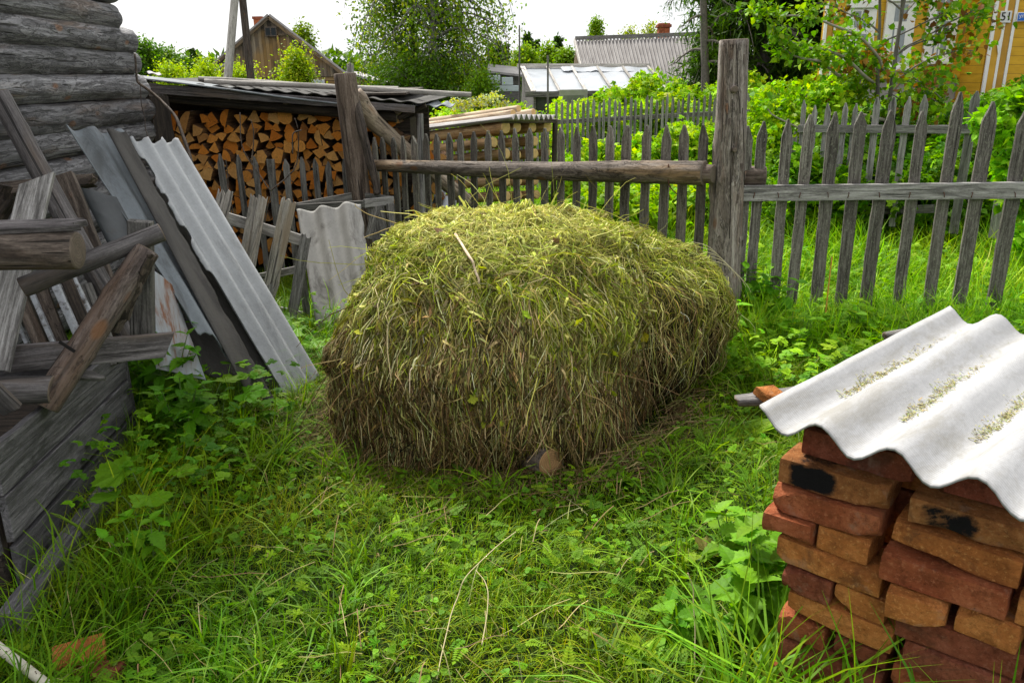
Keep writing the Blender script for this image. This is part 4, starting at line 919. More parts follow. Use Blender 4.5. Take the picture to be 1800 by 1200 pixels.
tag(log('squared_beam', at(40, 505, 2.75), at(283, 408, 3.0), .036, .036, [W_PALE if False else W_SHAD, E_OLD], seed=66, m=12, knots=4, rough=.08, step=.03), 'knotty grey rail rising to the right from behind the thick log end', 'beam')
tag(board('upright_post', at(252, 625, 3.08), at(247, 388, 3.08), .085, .05, V((.1, -1, 0)), W_GREY, None, seed=67), 'short grey upright post behind the end of the knotty rail', 'post')
dl = thing('bark_log', at(80, 700, 2.6), 'diagonal brown log with a saw notch and bark on its right side', 'log')
log('trunk', at(78, 712, 2.62), at(258, 440, 2.95), .052, .046, [wood('mottled_log_wood', (.06, .045, .04), (.18, .14, .12), (.34, .30, .28), gs=30, crack=.8, warm=(.15, .09, .055), flake=.5), E_OLD], dl, m=22, seed=68, knots=6, rough=.05, step=.02)
rsb = random.Random(8)
for k in range(16):
    t = k/15; a = at(205+t*52, 565-t*110, 2.86+.03*t)+V((.012, 0, -.012)); s = rsb.uniform(.025, .045)
    board('bark', a+V((-.02, 0, -.03)), a+V((.012, .0, .025)), s, .014, V((.7, -.7, -.3+rsb.uniform(-.4, .4))), W_DARK if k % 3 else W_BROWN, dl, 'broken', k, jag=.15, ch=.002)
board('saw_notch', at(104, 600, 2.665), at(132, 618, 2.665), .012, .004, V((0, -1, .2)), plain('black_gap', (.008, .007, .006)), dl, seed=1, ch=.001)
tag(board('crossbar', at(4, 632, 2.80), at(288, 606, 2.98), .10, .03, V((.05, -1, .1)), W_SHAD, None, 'slant', 69, w1=.095), 'wide dark plank lying level behind the diagonal log above the bin', 'plank')
tag(log('log_end', at(-40, 688, 2.5), at(92, 684, 2.62), .045, .05, [W_SHAD, E_OLD], seed=70, step=.03, cut=.4), 'short grey log end at the bin rim below the wide plank', 'log')
tag(board('board_end', at(-30, 670, 2.3), at(22, 720, 2.34), .06, .03, V((0, -1, .2)), W_SHAD, None, seed=71), 'grey board end pointing down at the left picture edge', 'board')
tag(board('wedge', at(120, 655, 2.75), at(186, 664, 2.75), .04, .02, V((0, -.6, 1)), W_GREY, None, 'point', 72, tipl=.06), 'small pointed wood wedge sticking out over the bin boards', 'wood piece')
M_WFR = plain('peeling_white_paint', (.42, .44, .47), .35, .6, 40, dirt=(.10, .08, .07))
for k, (x0, y0, x1, y1, wv, mt_, Y) in enumerate([(20, 560, -10, 470, .05, W_DARK, 3.2), (75, 610, 18, 480, .055, W_BROWN, 3.2), (98, 612, 42, 482, .018, M_WFR, 3.18), (112, 612, 62, 478, .05, W_BROWN, 3.22), (142, 600, 88, 480, .03, M_WFR, 3.2), (158, 590, 108, 470, .045, W_DARK, 3.25), (182, 600, 120, 470, .02, M_WFR, 3.28), (205, 640, 150, 500, .05, W_GREY, 3.3), (52, 612, 0, 500, .016, M_WFR, 3.24)]):
    tag(board('window_frame_bar' if mt_ is M_WFR else 'dark_batten', at(x0, y0, Y), at(x1, y1, Y+.1), wv, .03, V((.3, -1, .2)), mt_, None, seed=300+k),
        f'{"white painted" if mt_ is M_WFR else "dark brown"} batten in the slanted row behind the diagonal log, {["first","second","third","fourth","fifth","sixth","seventh","eighth","ninth"][k]} of the row', 'batten', 'slanted battens behind the diagonal log')
for k, (x0, y0, x1, y1, wv, mt_, nm, lb) in enumerate([(-20, 335, 168, 318, .06, W_BROWN, 'rotten_slab', 'rotten brown slab lying on the wall foot behind the bluish pole'), (-10, 375, 20, 340, .09, W_DARK, 'log_butt', 'dark log butt at the left picture edge under the log wall')]):
    tag(board(nm, at(x0, y0, 4.0-k*.5), at(x1, y1, 4.0-k*.5), wv, .05, V((0, -1, .5)), mt_, None, 'broken', 320+k, jag=.12), lb, 'wood piece')
tag(log('old_beam', V((-2.72, 2.6, .78)), V((-2.62, 4.6, .80)), .09, .09, [W_DARK, E_OLD], seed=77), 'dark old beam lying along the foot of the log wall', 'beam')
# plank bin
bn = thing('plank_bin', (-1.9, 2.8, 0), 'grey bin of wide weathered planks in the lower left corner', 'bin')
a0, a1 = V((-1.635, 2.26, 0)), V((-1.795, 3.46, -.055)); nb = V((1, .13, 0))
for k, (z0, z1) in enumerate([(.372, .535), (.205, .362), (.045, .185)]):
    zm, wd_ = (z0+z1)/2, z1-z0
    board('plank', a0+V((-.0, 0, zm)), a1+V((0, 0, zm)), wd_, .025, nb, W_BIN, bn, seed=k+340, jag=.012, ch=.002, w1=wd_*.97)
board('plank', V((-2.6, 2.24, .45)), V((-1.66, 2.24, .45)), .17, .025, V((0, -1, 0)), W_BIN, bn, seed=345); board('plank', V((-2.6, 2.24, .26)), V((-1.66, 2.24, .26)), .18, .025, V((0, -1, 0)), W_BIN, bn, seed=346)
board('plank', V((-2.6, 2.24, .08)), V((-1.66, 2.24, .08)), .16, .025, V((0, -1, 0)), W_DARK, bn, seed=347)
board('corner_post', V((-1.69, 2.28, .0)), V((-1.69, 2.28, .5)), .06, .05, V((1, 0, 0)), W_DARK, bn, seed=348); board('corner_post', V((-1.83, 3.42, -.05)), V((-1.83, 3.42, .48)), .06, .05, V((1, 0, 0)), W_DARK, bn, seed=349)
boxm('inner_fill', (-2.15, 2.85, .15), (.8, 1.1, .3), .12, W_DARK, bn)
board('foot_beam', gnd(15, 1098, .06), gnd(215, 832, .06), .07, .07, V((0, 0, 1)), W_BIN, bn, seed=350)
board('end_plank', V((-2.5, 3.47, .22)), V((-1.78, 3.47, .22)), .4, .025, V((0, 1, 0)), W_BIN, bn, seed=351)
# ================================================================== brick stack
e1, e2 = V((.75, -.66, 0)).normalized(), V((.66, .75, 0)).normalized(); BO = V((.63, 1.745, 0))
def brick(u, w_, z, l, along, mat, seed, tilt=0., yaw=0., chip=.35, hgt=.065, wd=.12):
    """u, w_ position of the near left corner in stack coordinates"""
    rs = np.random.default_rng(seed); lx, ly = (l, wd) if along else (wd, l)
    nx_, ny_, nz_ = max(3, int(lx/.009)), max(3, int(ly/.012)), 8
    def grid(a, b): return np.stack(np.meshgrid(a, b, indexing='ij'), -1).reshape(-1, 2)
    vs, fs = [], []; X = np.linspace(-.5, .5, nx_+1); Y = np.linspace(-.5, .5, ny_+1); Z = np.linspace(-.5, .5, nz_+1)
    for ax, (A, B), s in [(0, (Y, Z), 1), (0, (Y, Z), -1), (1, (X, Z), 1), (1, (X, Z), -1), (2, (X, Y), 1), (2, (X, Y), -1)]:
        g = grid(A, B); P_ = np.zeros((len(g), 3)); oth = [q for q in range(3) if q != ax]; P_[:, oth[0]] = g[:, 0]; P_[:, oth[1]] = g[:, 1]; P_[:, ax] = s*.5
        b0 = sum(len(q) for q in vs); vs.append(P_); n_a, n_b = len(A)-1, len(B)-1
        for i in range(n_a):
            for j in range(n_b):
                q = b0+i*(n_b+1)+j; f = (q, q+n_b+1, q+n_b+2, q+1)
                if (s > 0) == (ax == 1): f = f[::-1]
                fs.append(f)
    P_ = np.concatenate(vs); P_ = P_*np.array([lx, ly, hgt])
    h = np.array([lx, ly, hgt])/2; r_ = .0045
    inner = np.clip(P_, -(h-r_), h-r_); dlt = P_-inner; ln = np.linalg.norm(dlt, axis=1, keepdims=True); P_ = inner+dlt/np.maximum(ln, 1e-6)*np.minimum(ln, r_)
    P_ += fbm(P_*30+seed*3.3, 4, seed)[:, None]*.0026*nrmz(P_/h)
    for c_ in range(3):                          # chipped corners and edges
        cn = np.array([rs.choice([-1, 1])*h[0], -h[1] if rs.random() < .75 else h[1], rs.choice([-1, 1])*h[2]]); cn[0] *= rs.choice([1, 1, rs.uniform(.1, .8)])
        nn_ = cn/h*np.array([.6, 1., 1.])*rs.uniform(.5, 1.4, 3); nn_ /= np.linalg.norm(nn_); dp = rs.uniform(.008, .026)*chip*1.6
        cd = P_@nn_-(cn@nn_-dp)+.004*fbm(P_*45+c_, 2, seed+c_); near = np.exp(-(((P_-cn)@np.array([1., 0, 0]))/.07)**2) if abs(cn[0]) < h[0]*.99 else 1.
        P_ -= nn_[None]*(np.maximum(cd, 0)*near)[:, None]
    c = BO+e1*(u+lx/2)+e2*(w_+ly/2)+V((0, 0, z+hgt/2))
    M = Matrix.Translation(c) @ Matrix((e1, e2, V((0, 0, 1)))).transposed().to_4x4() @ Matrix.Rotation(yaw, 4, 'Z') @ Matrix.Rotation(tilt, 4, 'Y')
    # weld duplicates along edges
    key = {}; idx = []; nv = []
    for p in P_:
        kk = tuple(np.round(p, 5)); 
        if kk not in key: key[kk] = len(nv); nv.append(p)
        idx.append(key[kk])
    return mk('brick', nv, [tuple(idx[q] for q in f) for f in fs], mat, None, M, False)
course = ['top', 'second', 'third', 'fourth', 'fifth', 'sixth', 'seventh', 'eighth', 'ninth', 'tenth', 'eleventh']
front = [ # course, u, l, along, mat, w, yaw, extra label
 (0, .05, .25, 1, B_DK, .04, -.03, 'dark red'), (0, .36, .25, 1, B_DK, .05, .0, 'dark red'), (0, .62, .25, 1, B_DK, .05, .0, 'dark red'),
 (1, .015, .25, 1, B_SC, .0, .0, 'black-scorched orange'), (1, .31, .25, 1, B_SC, -.005, .02, 'widely scorched orange'), (1, .57, .25, 1, B_RED, .0, 0, 'red'),
 (2, .01, .25, 1, B_RED, -.012, .01, 'dull red'), (2, .285, .25, 1, B_OR, -.01, .02, 'orange red'), (2, .545, .25, 1, B_RED, -.01, 0, 'red'),
 (3, -.005, .12, 0, B_RED, -.03, .03, 'red'), (3, .125, .12, 0, B_OR, -.005, -.02, 'orange'), (3, .275, .25, 1, B_RED, -.03, .02, 'red'), (3, .54, .25, 1, B_OR, -.02, 0, 'orange'),
 (4, .03, .25, 1, B_OR, -.005, .0, 'yellowish orange'), (4, .30, .12, 0, B_OR, -.06, .1, 'orange jutting'), (4, .44, .12, 0, B_OR, -.02, -.06, 'orange'), (4, .585, .12, 0, B_DK, 0, 0, 'dark red'), 
 (5, .05, .12, 0, B_DK, -.01, .05, 'dark red'), (5, .18, .12, 0, B_OR, -.0, -.05, 'orange'), (5, .32, .25, 1, B_DK, -.01, .05, 'dark red'), (5, .585, .12, 0, B_RED, .0, 0, 'red'),
 (6, .07, .25, 1, B_OR, -.0, .0, 'orange'), (6, .345, .25, 1, B_DK, -.02, .03, 'dark red'), (6, .61, .12, 0, B_OR, 0, 0, 'orange'),
 (7, .05, .12, 0, B_RED, 0, 0, 'red'), (7, .19, .12, 0, B_DK, 0, .05, 'dark red'), (7, .33, .25, 1, B_RED, -.01, 0, 'red'), (7, .6, .12, 0, B_RED, -.01, 0, 'red'),
 (8, .06, .25, 1, B_DK, -.01, 0, 'dark red'), (8, .33, .25, 1, B_RED, -.01, 0, 'red'), (9, .05, .25, 1, B_RED, 0, 0, 'red'), (9, .32, .25, 1, B_DK, 0, 0, 'dark red'), (10, .06, .25, 1, B_RED, 0, 0, 'red'), (10, .34, .25, 1, B_RED, 0, 0, 'red')]
TOPZ = .795; seen = {}
for k, (cs, u, l, al, mt_, w_, yw, lb) in enumerate(front):
    seen[cs] = seen.get(cs, 0)+1; o_ = ['first', 'second', 'third', 'fourth', 'fifth'][seen[cs]-1]
    o = brick(u, w_+.0, TOPZ-.065-cs*.0705, l, al, mt_, 400+k, tilt=random.uniform(-.015, .02), yaw=yw, chip=.55 if cs else .4)
    tag(o, f'{lb} brick in the {course[cs]} course of the stack, {o_} from the left', 'brick', 'bricks of the covered stack')
for cs in range(11):
    for r_ in range(1):
        for c_ in range(3):
            tag(brick(.05+c_*.26, .155+r_*.13+(.09 if cs in (3, 4, 5, 7) else 0), TOPZ-.065-cs*.0705, .25, 1, [B_RED, B_OR, B_DK][(cs+r_+c_) % 3], 500+cs*10+r_*3+c_), f'shadowed inner brick behind the {course[cs]} course of the stack, {["left", "middle", "right"][c_]} one', 'brick', 'inner bricks of the covered stack')
for k, (p, sc_) in enumerate([(BO+e1*.78+e2*.02, 0), (BO+e1*.66-e2*.13, 1)]):
    d_ = p-BO; tag(brick(d_.dot(e1), d_.dot(e2), .18-.14*k, .25, 0, B_RED, 590+k, yaw=.3), ['pale red brick standing apart at the right of the stack', 'red brick lying low in the grass before the stack'][k], 'brick')
# white slate sheet with hay crumbs
SL, SR = at(1333, 727, 1.735), at(1850, 905, 1.25); 
SFl = at(1668, 549, 2.62); SFr = SR+(SFl-SL)
tag(sheet('corrugated_sheet', SFl, SFr, SL, SR, 3.7, .026, .0065, S_WHITE, seed=3, rb=.004, rr=.0, nx=90, phase=2.04), 'white corrugated slate sheet lying over the brick stack', 'sheet')
wc = at(1297, 703, 1.98)
tag(log('wood_chunk', wc, wc+V((.22, .05, -.0)), .018, .034, [wood('split_grey_wood', (.05, .045, .045), (.16, .15, .145), (.36, .34, .33), gs=50, crack=1.), E_OLD], seed=14, rough=.75, step=.01, cut=.8, flat=.5), 'grey splintered wood chunk poking out under the left corner of the white sheet', 'wood piece')
fb = brick(0, 0, 0, .09, 1, B_OR, 611, chip=1.); fb.matrix_basis = Matrix.Translation(at(1352, 692, 1.97)) @ Matrix.Rotation(.5, 4, 'Z') @ Matrix.Rotation(.3, 4, 'X'); fb.scale = (.62, .5, .42)
tag(fb, 'small orange brick fragment lying on the grey wood chunk', 'brick fragment')
wc = at(1556, 590, 2.5); tag(log('wood_chunk', wc, wc+V((.16, .03, 0)), .014, .024, [W_GREY, E_OLD], seed=15, rough=.2, cut=.4), 'grey wood end showing under the far left corner of the white sheet', 'wood piece')
# crumbs
SM_ = frm((SFl+SFr)/2, (SL+SR)/2, (SL-SFl).cross(SFr-SFl)); n = 1500
vsel = np.array([.115, .385, .655, .925])
bi = RN.integers(0, 3, n); ctr = np.array([.60, .63, .62])[bi]; u_ = ctr+RN.normal(size=n)*np.array([.17, .16, .14])[bi]; v_ = vsel[bi]+RN.normal(size=n)*(.009+.010*np.abs(np.sin(u_*23+bi)))+.006*np.sin(u_*17+bi*2)
ok = (u_ < ctr+.16) & (u_ > .1); u_, v_, bi = u_[ok], v_[ok], bi[ok]; n = len(u_)
a, b, c, d = [np.array(p) for p in (SFl, SFr, SL, SR)]
W_ = (1-u_)[:, None]*((1-v_)[:, None]*a+v_[:, None]*b)+u_[:, None]*((1-v_)[:, None]*c+v_[:, None]*d)
nn = np.array(SM_.to_3x3().col[2]); W_ += nn*(.026*np.sin(v_*3.7*2*np.pi+2.04)+.003+.003*RN.random(n))[:, None]
an = RN.uniform(0, np.pi, n); L = .004+.014*RN.random(n)**2; dv = np.stack([np.cos(an), np.sin(an), RN.normal(size=n)*.15], -1)
P = W_[:, None]+dv[:, None]*np.array([-.5, 0, .5])[None, :, None]*L[:, None, None]
tag(ribbons(P, (.0006+.0011*RN.random((n, 1)))*np.ones((1, 3)), np.stack([-np.sin(an), np.cos(an), an*0], -1), cvar(n, [(.30, .30, .10), (.40, .34, .16), (.20, .16, .08), (.34, .36, .16)]), 'hay_crumbs', L_HAY), 'crumbs of dry hay lying in the troughs of the white sheet', 'hay crumbs', kind='stuff')
# lone brick and birch pole, bottom left
fb = brick(0, 0, 0, .22, 1, B_OR, 620, chip=.25); fb.matrix_basis = Matrix.Translation(gnd(140, 1150, .035)) @ Matrix.Rotation(.45, 4, 'Z') @ Matrix.Rotation(.25, 4, 'X'); fb.scale = (.62, .7, .6)
tag(fb, 'broken orange brick lying in the grass in the lower left corner', 'brick')
fb = brick(0, 0, 0, .2, 1, B_DK, 621, chip=.25); fb.matrix_basis = Matrix.Translation(gnd(175, 1182, .02)) @ Matrix.Rotation(-.1, 4, 'Z'); fb.scale = (.6, .6, .5)
tag(fb, 'dark red brick under the broken orange one in the lower left corner', 'brick')
M_BIRCH = plain('pale_pole', (.62, .58, .48), .2, .6, 30)
bpo = thing('birch_pole', gnd(20, 1150, .05), 'thin pale pole with dark specks at the lower left corner', 'pole')
pa, pb_ = gnd(-25, 1120, .12), gnd(95, 1212, .06); log('shaft', pa, pb_, .014, .013, [M_BIRCH, E_FRESH], bpo, m=12, knots=0, rough=.02, seed=3)
rsb = random.Random(3); Mx = frm(pa, pb_)
for k in range(26):
    aa = rsb.uniform(.2, 2.9); p = Mx @ V((rsb.uniform(.02, (pb_-pa).length), .0138*math.cos(aa), .0138*math.sin(aa)))
    boxm('speck', p, (.004, .0025, .002), rsb.uniform(0, 3), M_RUST, bpo, ch=.0004)
# ================================================================== plants that can be told apart
def leaf_cloud(n, centers, rad, T, sc, cols, name, parent=None, hang=.2, jit=.16, shell=False):
    ci = RN.integers(0, len(centers), n); d = nrmz(RN.normal(size=(n, 3))); r = RN.random((n, 1))**(.45 if shell else .6)
    pos = np.asarray(centers)[ci]+d*r*np.asarray(rad)[ci][:, None]*np.array([1, 1, .8])
    c = cvar(n, cols, jit)*(1+.22*np.sin(ci*2.7))[:, None]
    return scatter(*T, pos, RN.uniform(0, 6.3, n), RN.normal(size=n)*.7-hang, None, RN.uniform(*sc, n), np.clip(c, .003, .9), name, L_LEAF, parent, roll=RN.normal(size=n)*.6)
M_STEM = plain('green_stem', (.10, .17, .04), .3)
M_BARK = plain('grey_bark', (.13, .115, .10), .5, .9, 30, .8)
M_BBARK = plain('birch_bark', (.22, .21, .19), .3, .8, 14, .4, dirt=(.06, .05, .05))
def nettle(loc, h, n, lean, label, name='nettle', cols=((.07, .22, .025), (.10, .28, .03)), ls=.085, grp=None):
    root = thing(name, loc, label, 'plant', grp); loc = np.array(loc); lines = []; pos = []; yaw = []; tl = []; sc = []
    for s in range(n):
        a = RN.uniform(0, 6.3); l = np.array([math.cos(a), math.sin(a), 0])*RN.uniform(.1, .4)+np.array([*lean, 0]); hh = h*RN.uniform(.65, 1.05)
        b0 = loc+np.array([math.cos(a), math.sin(a), 0])*.05*RN.random(); t = np.linspace(0, 1, 8)[:, None]
        pts = b0+np.array([0, 0, 1.])*hh*t+l*hh*t**1.5; lines.append((pts, np.linspace(.0032, .0018, 8)))
        lv = max(4, int(hh/.055))
        for q_ in range(1, lv+1):
            f = q_/lv; p = b0+np.array([0, 0, 1.])*hh*f+l*hh*f**1.5
            for s2 in (0, math.pi):
                pos.append(p); yaw.append(q_*1.57+s2+a+RN.normal()*.2); tl.append(RN.uniform(-.5, .25)+.5*(f > .92)); sc.append(ls*(.55+.6*math.sin(math.pi*min(1, .25+f*.62)))*RN.uniform(.85, 1.15))
    v, f = tubes(lines, 5); mk('stems', v, f, M_STEM, root, smooth=True)
    scatter(*lt_serr(6, .30, .055, .3), np.array(pos), np.array(yaw), np.array(tl), None, np.array(sc), cvar(len(pos), cols, .12), 'leaves', L_LEAF, root, roll=RN.normal(size=len(pos))*.2)
    return root
def coltsfoot(loc, leaves, label, name='coltsfoot', cols=((.08, .23, .03), (.11, .28, .04)), grp=None):
    root = thing(name, loc, label, 'plant', grp); lines = []; P_ = []; yw = []; tl = []; sc = []
    for (pt_, size) in leaves:
        pt_ = np.array(pt_); b = np.array(loc)+RN.normal(size=3)*np.array([.03, .03, 0]); t = np.linspace(0, 1, 8)[:, None]
        mid = (b+pt_)/2+np.array([0, 0, .05]); pts = b*(1-t)**2+2*mid*t*(1-t)+pt_*t**2; lines.append((pts, np.linspace(.003, .002, 8)))
        a = math.atan2(-(pt_-b)[0], (pt_-b)[1])+RN.normal()*.3; P_.append(pt_); yw.append(a if np.linalg.norm((pt_-b)[:2]) > .03 else RN.uniform(0, 6)); tl.append(RN.uniform(-.35, .2)); sc.append(size)
    v, f = tubes(lines, 6); mk('stems', v, f, M_STEM, root, smooth=True)
    scatter(*lt_round(30, .045, .45, .10), np.array(P_), np.array(yw), np.array(tl), None, np.array(sc), cvar(len(P_), cols, .12), 'leaves', L_LEAF, root, roll=RN.normal(size=len(P_))*.25)
    return root
def L3(px, py, z, s): return (tuple(gnd(px, py, z)), s)
coltsfoot(gnd(262, 935, 0), [L3(228, 822, .26, .15), L3(262, 868, .20, .14), L3(212, 870, .19, .12), L3(312, 832, .2, .085), L3(300, 905, .12, .07)], 'round-leaved coltsfoot plant beside the plank bin, with three big leaves')
coltsfoot(gnd(395, 760, 0), [L3(345, 660, .26, .17), L3(388, 672, .24, .15), L3(425, 690, .18, .15), L3(365, 700, .20, .16), L3(405, 640, .28, .13), L3(330, 640, .3, .12), L3(440, 665, .2, .11)], 'cluster of broad round leaves under the leaning corrugated sheets')
coltsfoot(gnd(555, 600, 0), [L3(525, 575, .16, .15), L3(545, 598, .12, .13), L3(572, 612, .1, .12), L3(512, 556, .2, .12)], 'round leaves growing between leaning sheets and stained sheet')
nettle(gnd(300, 745, 0), .50, 15, (.02, -.05), 'dark nettle clump at the far end of the plank bin', cols=((.06, .19, .03), (.08, .24, .03)))
nettle(gnd(330, 790, 0), .36, 12, (.02, -.05), 'low nettles between plank bin and the leaning sheets', cols=((.05, .18, .02), (.08, .24, .03)))
nettle(gnd(255, 1000, 0), .22, 5, (0, -.05), 'small nettle beside the foot beam of the plank bin', ls=.07)
nettle(gnd(1345, 1120, 0), .36, 13, (-.05, -.05), 'nettle clump with serrated leaves left of the brick stack', ls=.10, cols=((.10, .27, .04), (.13, .33, .05)))
nettle(gnd(1290, 1010, 0), .20, 6, (-.1, 0), 'smaller nettle before the upper left bricks of the stack', ls=.09, cols=((.12, .30, .04), (.15, .34, .07)))
nettle(gnd(1215, 1120, 0), .13, 5, (-.1, 0), 'low nettle shoot in the grass left of the stack nettles', ls=.08)
coltsfoot(gnd(1225, 1010, 0), [L3(1240, 970, .05, .10), L3(1225, 985, .04, .07)], 'reddish withered dock leaf left of the brick stack', 'dock_leaf', cols=((.20, .16, .04), (.17, .26, .04)))
nettle(gnd(1240, 650, 0), .45, 9, (.05, -.05), 'broad-leaved weed at the right side of the hay heap', 'tall_weed', ls=.11, cols=((.10, .30, .03), (.14, .36, .03)))
nettle(gnd(1340, 590, 0), .45, 12, (.0, -.05), 'leafy weed clump right of the big log post', 'tall_weed', ls=.09, cols=((.06, .22, .02), (.10, .28, .02)))
nettle(gnd(1400, 640, 0), .30, 10, (.0, -.05), 'lower leafy weeds before the first right fence pickets', 'tall_weed', ls=.09, cols=((.10, .28, .02), (.14, .34, .02)))
nettle(gnd(1510, 620, 0), .30, 10, (.0, -.05), 'leafy weeds below the middle of the right fence', 'tall_weed', ls=.09, cols=((.13, .34, .03), (.17, .38, .03)))
def dock(loc, n, L, label):
    root = thing('dock_plant', loc, label, 'plant'); pos = np.repeat(np.array(loc)[None], n, 0)
    scatter(*lt_serr(7, .20, .012, .45), pos, RN.uniform(0, 6.3, n), RN.uniform(.35, 1.0, n), None, RN.uniform(.7, 1.1, n)*L, cvar(n, [(.10, .27, .03), (.15, .33, .04)], .1), 'leaves', L_LEAF, root); return root
dock(gnd(965, 850, 0), 6, .15, 'small dock plant just in front of the log end at the hay heap'); dock(gnd(1310, 770, 0), 9, .22, 'broad dock plant left of the white sheet corner')
dock(gnd(1140, 1165, 0), 6, .14, 'small dock plant in the front grass'); dock(gnd(1100, 850, 0), 6, .13, 'small dock plant right of the hay heap foot'); dock(gnd(1500, 575, .0), 9, .3, 'long-leaved dock plant among the fence weeds')
for k, (pts, lb) in enumerate([([(770, 1195, .02), (800, 1060, .10), (825, 1005, .16), (905, 935, .12)], 'long pale dead stalk arching over the front lawn'), ([(1225, 1195, .02), (1222, 1080, .16), (1210, 1008, .28)], 'pale dead stalk standing in the grass left of the brick stack'),
        ([(1446, 560, 0), (1446, 455, .38)], None), ([(850, 1130, .05), (858, 1040, .12), (835, 1000, .15)], 'thin bent dead stalk beside the long arching one')]):
    if lb is None: P_ = [gnd(1447, 590, .05), gnd(1447, 590, .05)+V((0, 0, .5))]; lb = 'orange-yellow upright dead stalk before the right fence'; tag(curve('dry_stalk', P_, .0055, .004, plain('orange_stalk', (.55, .28, .05), .2), m=5), lb, 'stalk'); continue
    tag(curve('dry_stalk', [gnd(*p) for p in pts], .002, .0014, plain('straw_stalk', (.50, .43, .24), .2), m=5, n=20, wob=.008, seed=k), lb, 'stalk')
# thin dead twig before the firewood
tw = thing('bare_twig', at(475, 400, 6.3), 'thin bare forked twig rising before the dark left fence', 'twig')
for pts in ([(465, 400), (470, 365), (477, 336)], [(477, 336), (445, 292), (425, 250), (422, 198)], [(477, 336), (520, 290), (526, 240), (518, 208)], [(443, 285), (446, 240), (440, 210)], [(414, 390), (402, 330), (396, 280)], [(516, 270), (515, 235), (530, 228)]):
    curve('branch', [at(a, b, 6.2) for a, b in pts], .0055, .0035, W_BROWN, tw, m=5, n=12, wob=.01, seed=len(pts))
# dry umbel stalks left of the heap top
for k, (pts, lb) in enumerate([([(760, 420), (700, 395), (640, 372), (625, 360)], 'dry yellow stalk sticking out left from the heap top'), ([(770, 430), (710, 400), (655, 412), (640, 418)], 'lower dry yellow stalk sticking out left from the heap')]):
    tag(curve('dry_stalk', [at(a, b, 4.0) for a, b in pts], .003, .0015, plain('yellow_stalk', (.45, .33, .12), .2), m=5, n=16, wob=.012, seed=k+8), lb, 'stalk')
# grass heads poking from the heap beside the big post
for k in range(5):
    a = at(1215+k*8, 425+k*8, 4.15); b_ = at(1275+k*9, 462+k*9, 4.1); tag(curve('grass_stalk', [a, (a+b_)/2+V((0, 0, .03)), b_, b_+V((.03, 0, -.05))], .0018, .0012, plain('straw_head', (.5, .46, .28), .2), m=5, n=12, seed=k), f'pale grass stalk arching from the heap towards the big post, {["first","second","third","fourth","fifth"][k]} from the left', 'stalk', 'grass stalks arching to the post')
# ------------------------------------------------------------------ thickets behind the fences
def thicket(name, clumps, n, T, sc, cols, label, stems=True):
    """clumps: (x, y, z, r)"""
    c = np.array(clumps); cen = c[:, :3]; rad = c[:, 3]
    o = leaf_cloud(n, cen, rad, T, sc, cols, name, None, .35, shell=True)
    return tag(o, label, 'bushes', kind='stuff')
def clumps(px0, px1, y0, y1, ytop, n, r, seed):
    """clumps scattered over a plan strip, tops under the given height function"""
    rs = np.random.default_rng(seed); out = []
    for k in range(n):
        Y = rs.uniform(y0, y1); x = at(rs.uniform(px0, px1), 300, Y).x; g = gz(x, Y); top = ytop(x, Y)*rs.uniform(.75, 1.08)
        z = g+r*.5
        while z < g+top-r*.6: out.append((x+rs.uniform(-.15, .15), Y+rs.uniform(-.15, .15), z, r*rs.uniform(.8, 1.2))); z += r*.9
        out.append((x, Y, g+top-r*.7, r*rs.uniform(.7, 1.)))
    return out
C_BR = [(.17, .37, .02), (.24, .45, .03), (.12, .30, .02), (.34, .52, .05), (.20, .40, .03)]
C_MD = [(.045, .16, .015), (.07, .21, .02), (.12, .30, .025), (.035, .12, .012)]
thicket('raspberry_bushes', clumps(985, 1320, 7.4, 10.6, lambda x, y: .55+.10*(y-7.4), 46, .24, 1), 34000, T_RASP, (.07, .125), C_BR, 'bright raspberry bushes between middle fence and far narrow fence')
thicket('raspberry_bushes', clumps(1040, 1450, 11.6, 14.5, lambda x, y: 1.02+.05*(y-11), 50, .26, 2), 26000, T_RASP, (.08, .14), C_BR, 'tall light green raspberry bushes behind the far narrow fence')
thicket('garden_bushes', clumps(780, 1030, 12.6, 14.6, lambda x, y: 1.12, 36, .26, 3), 16000, T_RASP, (.07, .12), [(.22, .44, .03), (.30, .52, .05), (.36, .55, .07)], 'yellow-green bushes behind the covered log pile')
thicket('raspberry_bushes', clumps(1330, 1480, 7.9, 11, lambda x, y: .85, 24, .26, 4), 15000, T_RASP, (.07, .12), C_BR[:4]+C_MD[:2], 'raspberry bushes beyond the rear fence, left part')
thicket('dark_bushes', clumps(1440, 1830, 7.9, 10.2, lambda x, y: .98+.12*max(0, x-3.6), 50, .28, 5), 36000, T_RASP, (.08, .13), C_MD, 'dense dark green bushes behind the rear right fence')
thicket('dark_bushes', clumps(1370, 1850, 6.9, 7.9, lambda x, y: .85+.2*max(0, x-3.6), 40, .22, 6), 22000, T_RASP, (.07, .12), C_MD[:3]+C_BR[:1], 'green undergrowth just behind the rear fence rails')
thicket('climbing_leaves', [(at(px, py, Y).x, Y, at(px, py, Y).z, .15) for px, py, Y in [(1745, 215, 6.0), (1785, 240, 5.9), (1790, 180, 6.0), (1780, 290, 5.9), (1795, 350, 5.8), (1800, 420, 5.8)]], 1700, T_SER3, (.05, .09), [(.14, .38, .04), (.20, .45, .06)], 'bright climbing leaves at the right end of the rear fence')
thicket('dark_bushes', clumps(1360, 1850, 10.6, 12.6, lambda x, y: .95+.07*max(0, x-5.5), 34, .3, 8), 18000, T_RASP, (.09, .15), [(.06, .18, .015), (.10, .26, .02), (.15, .34, .03)], 'dark shrubs at the foot of the yellow house')
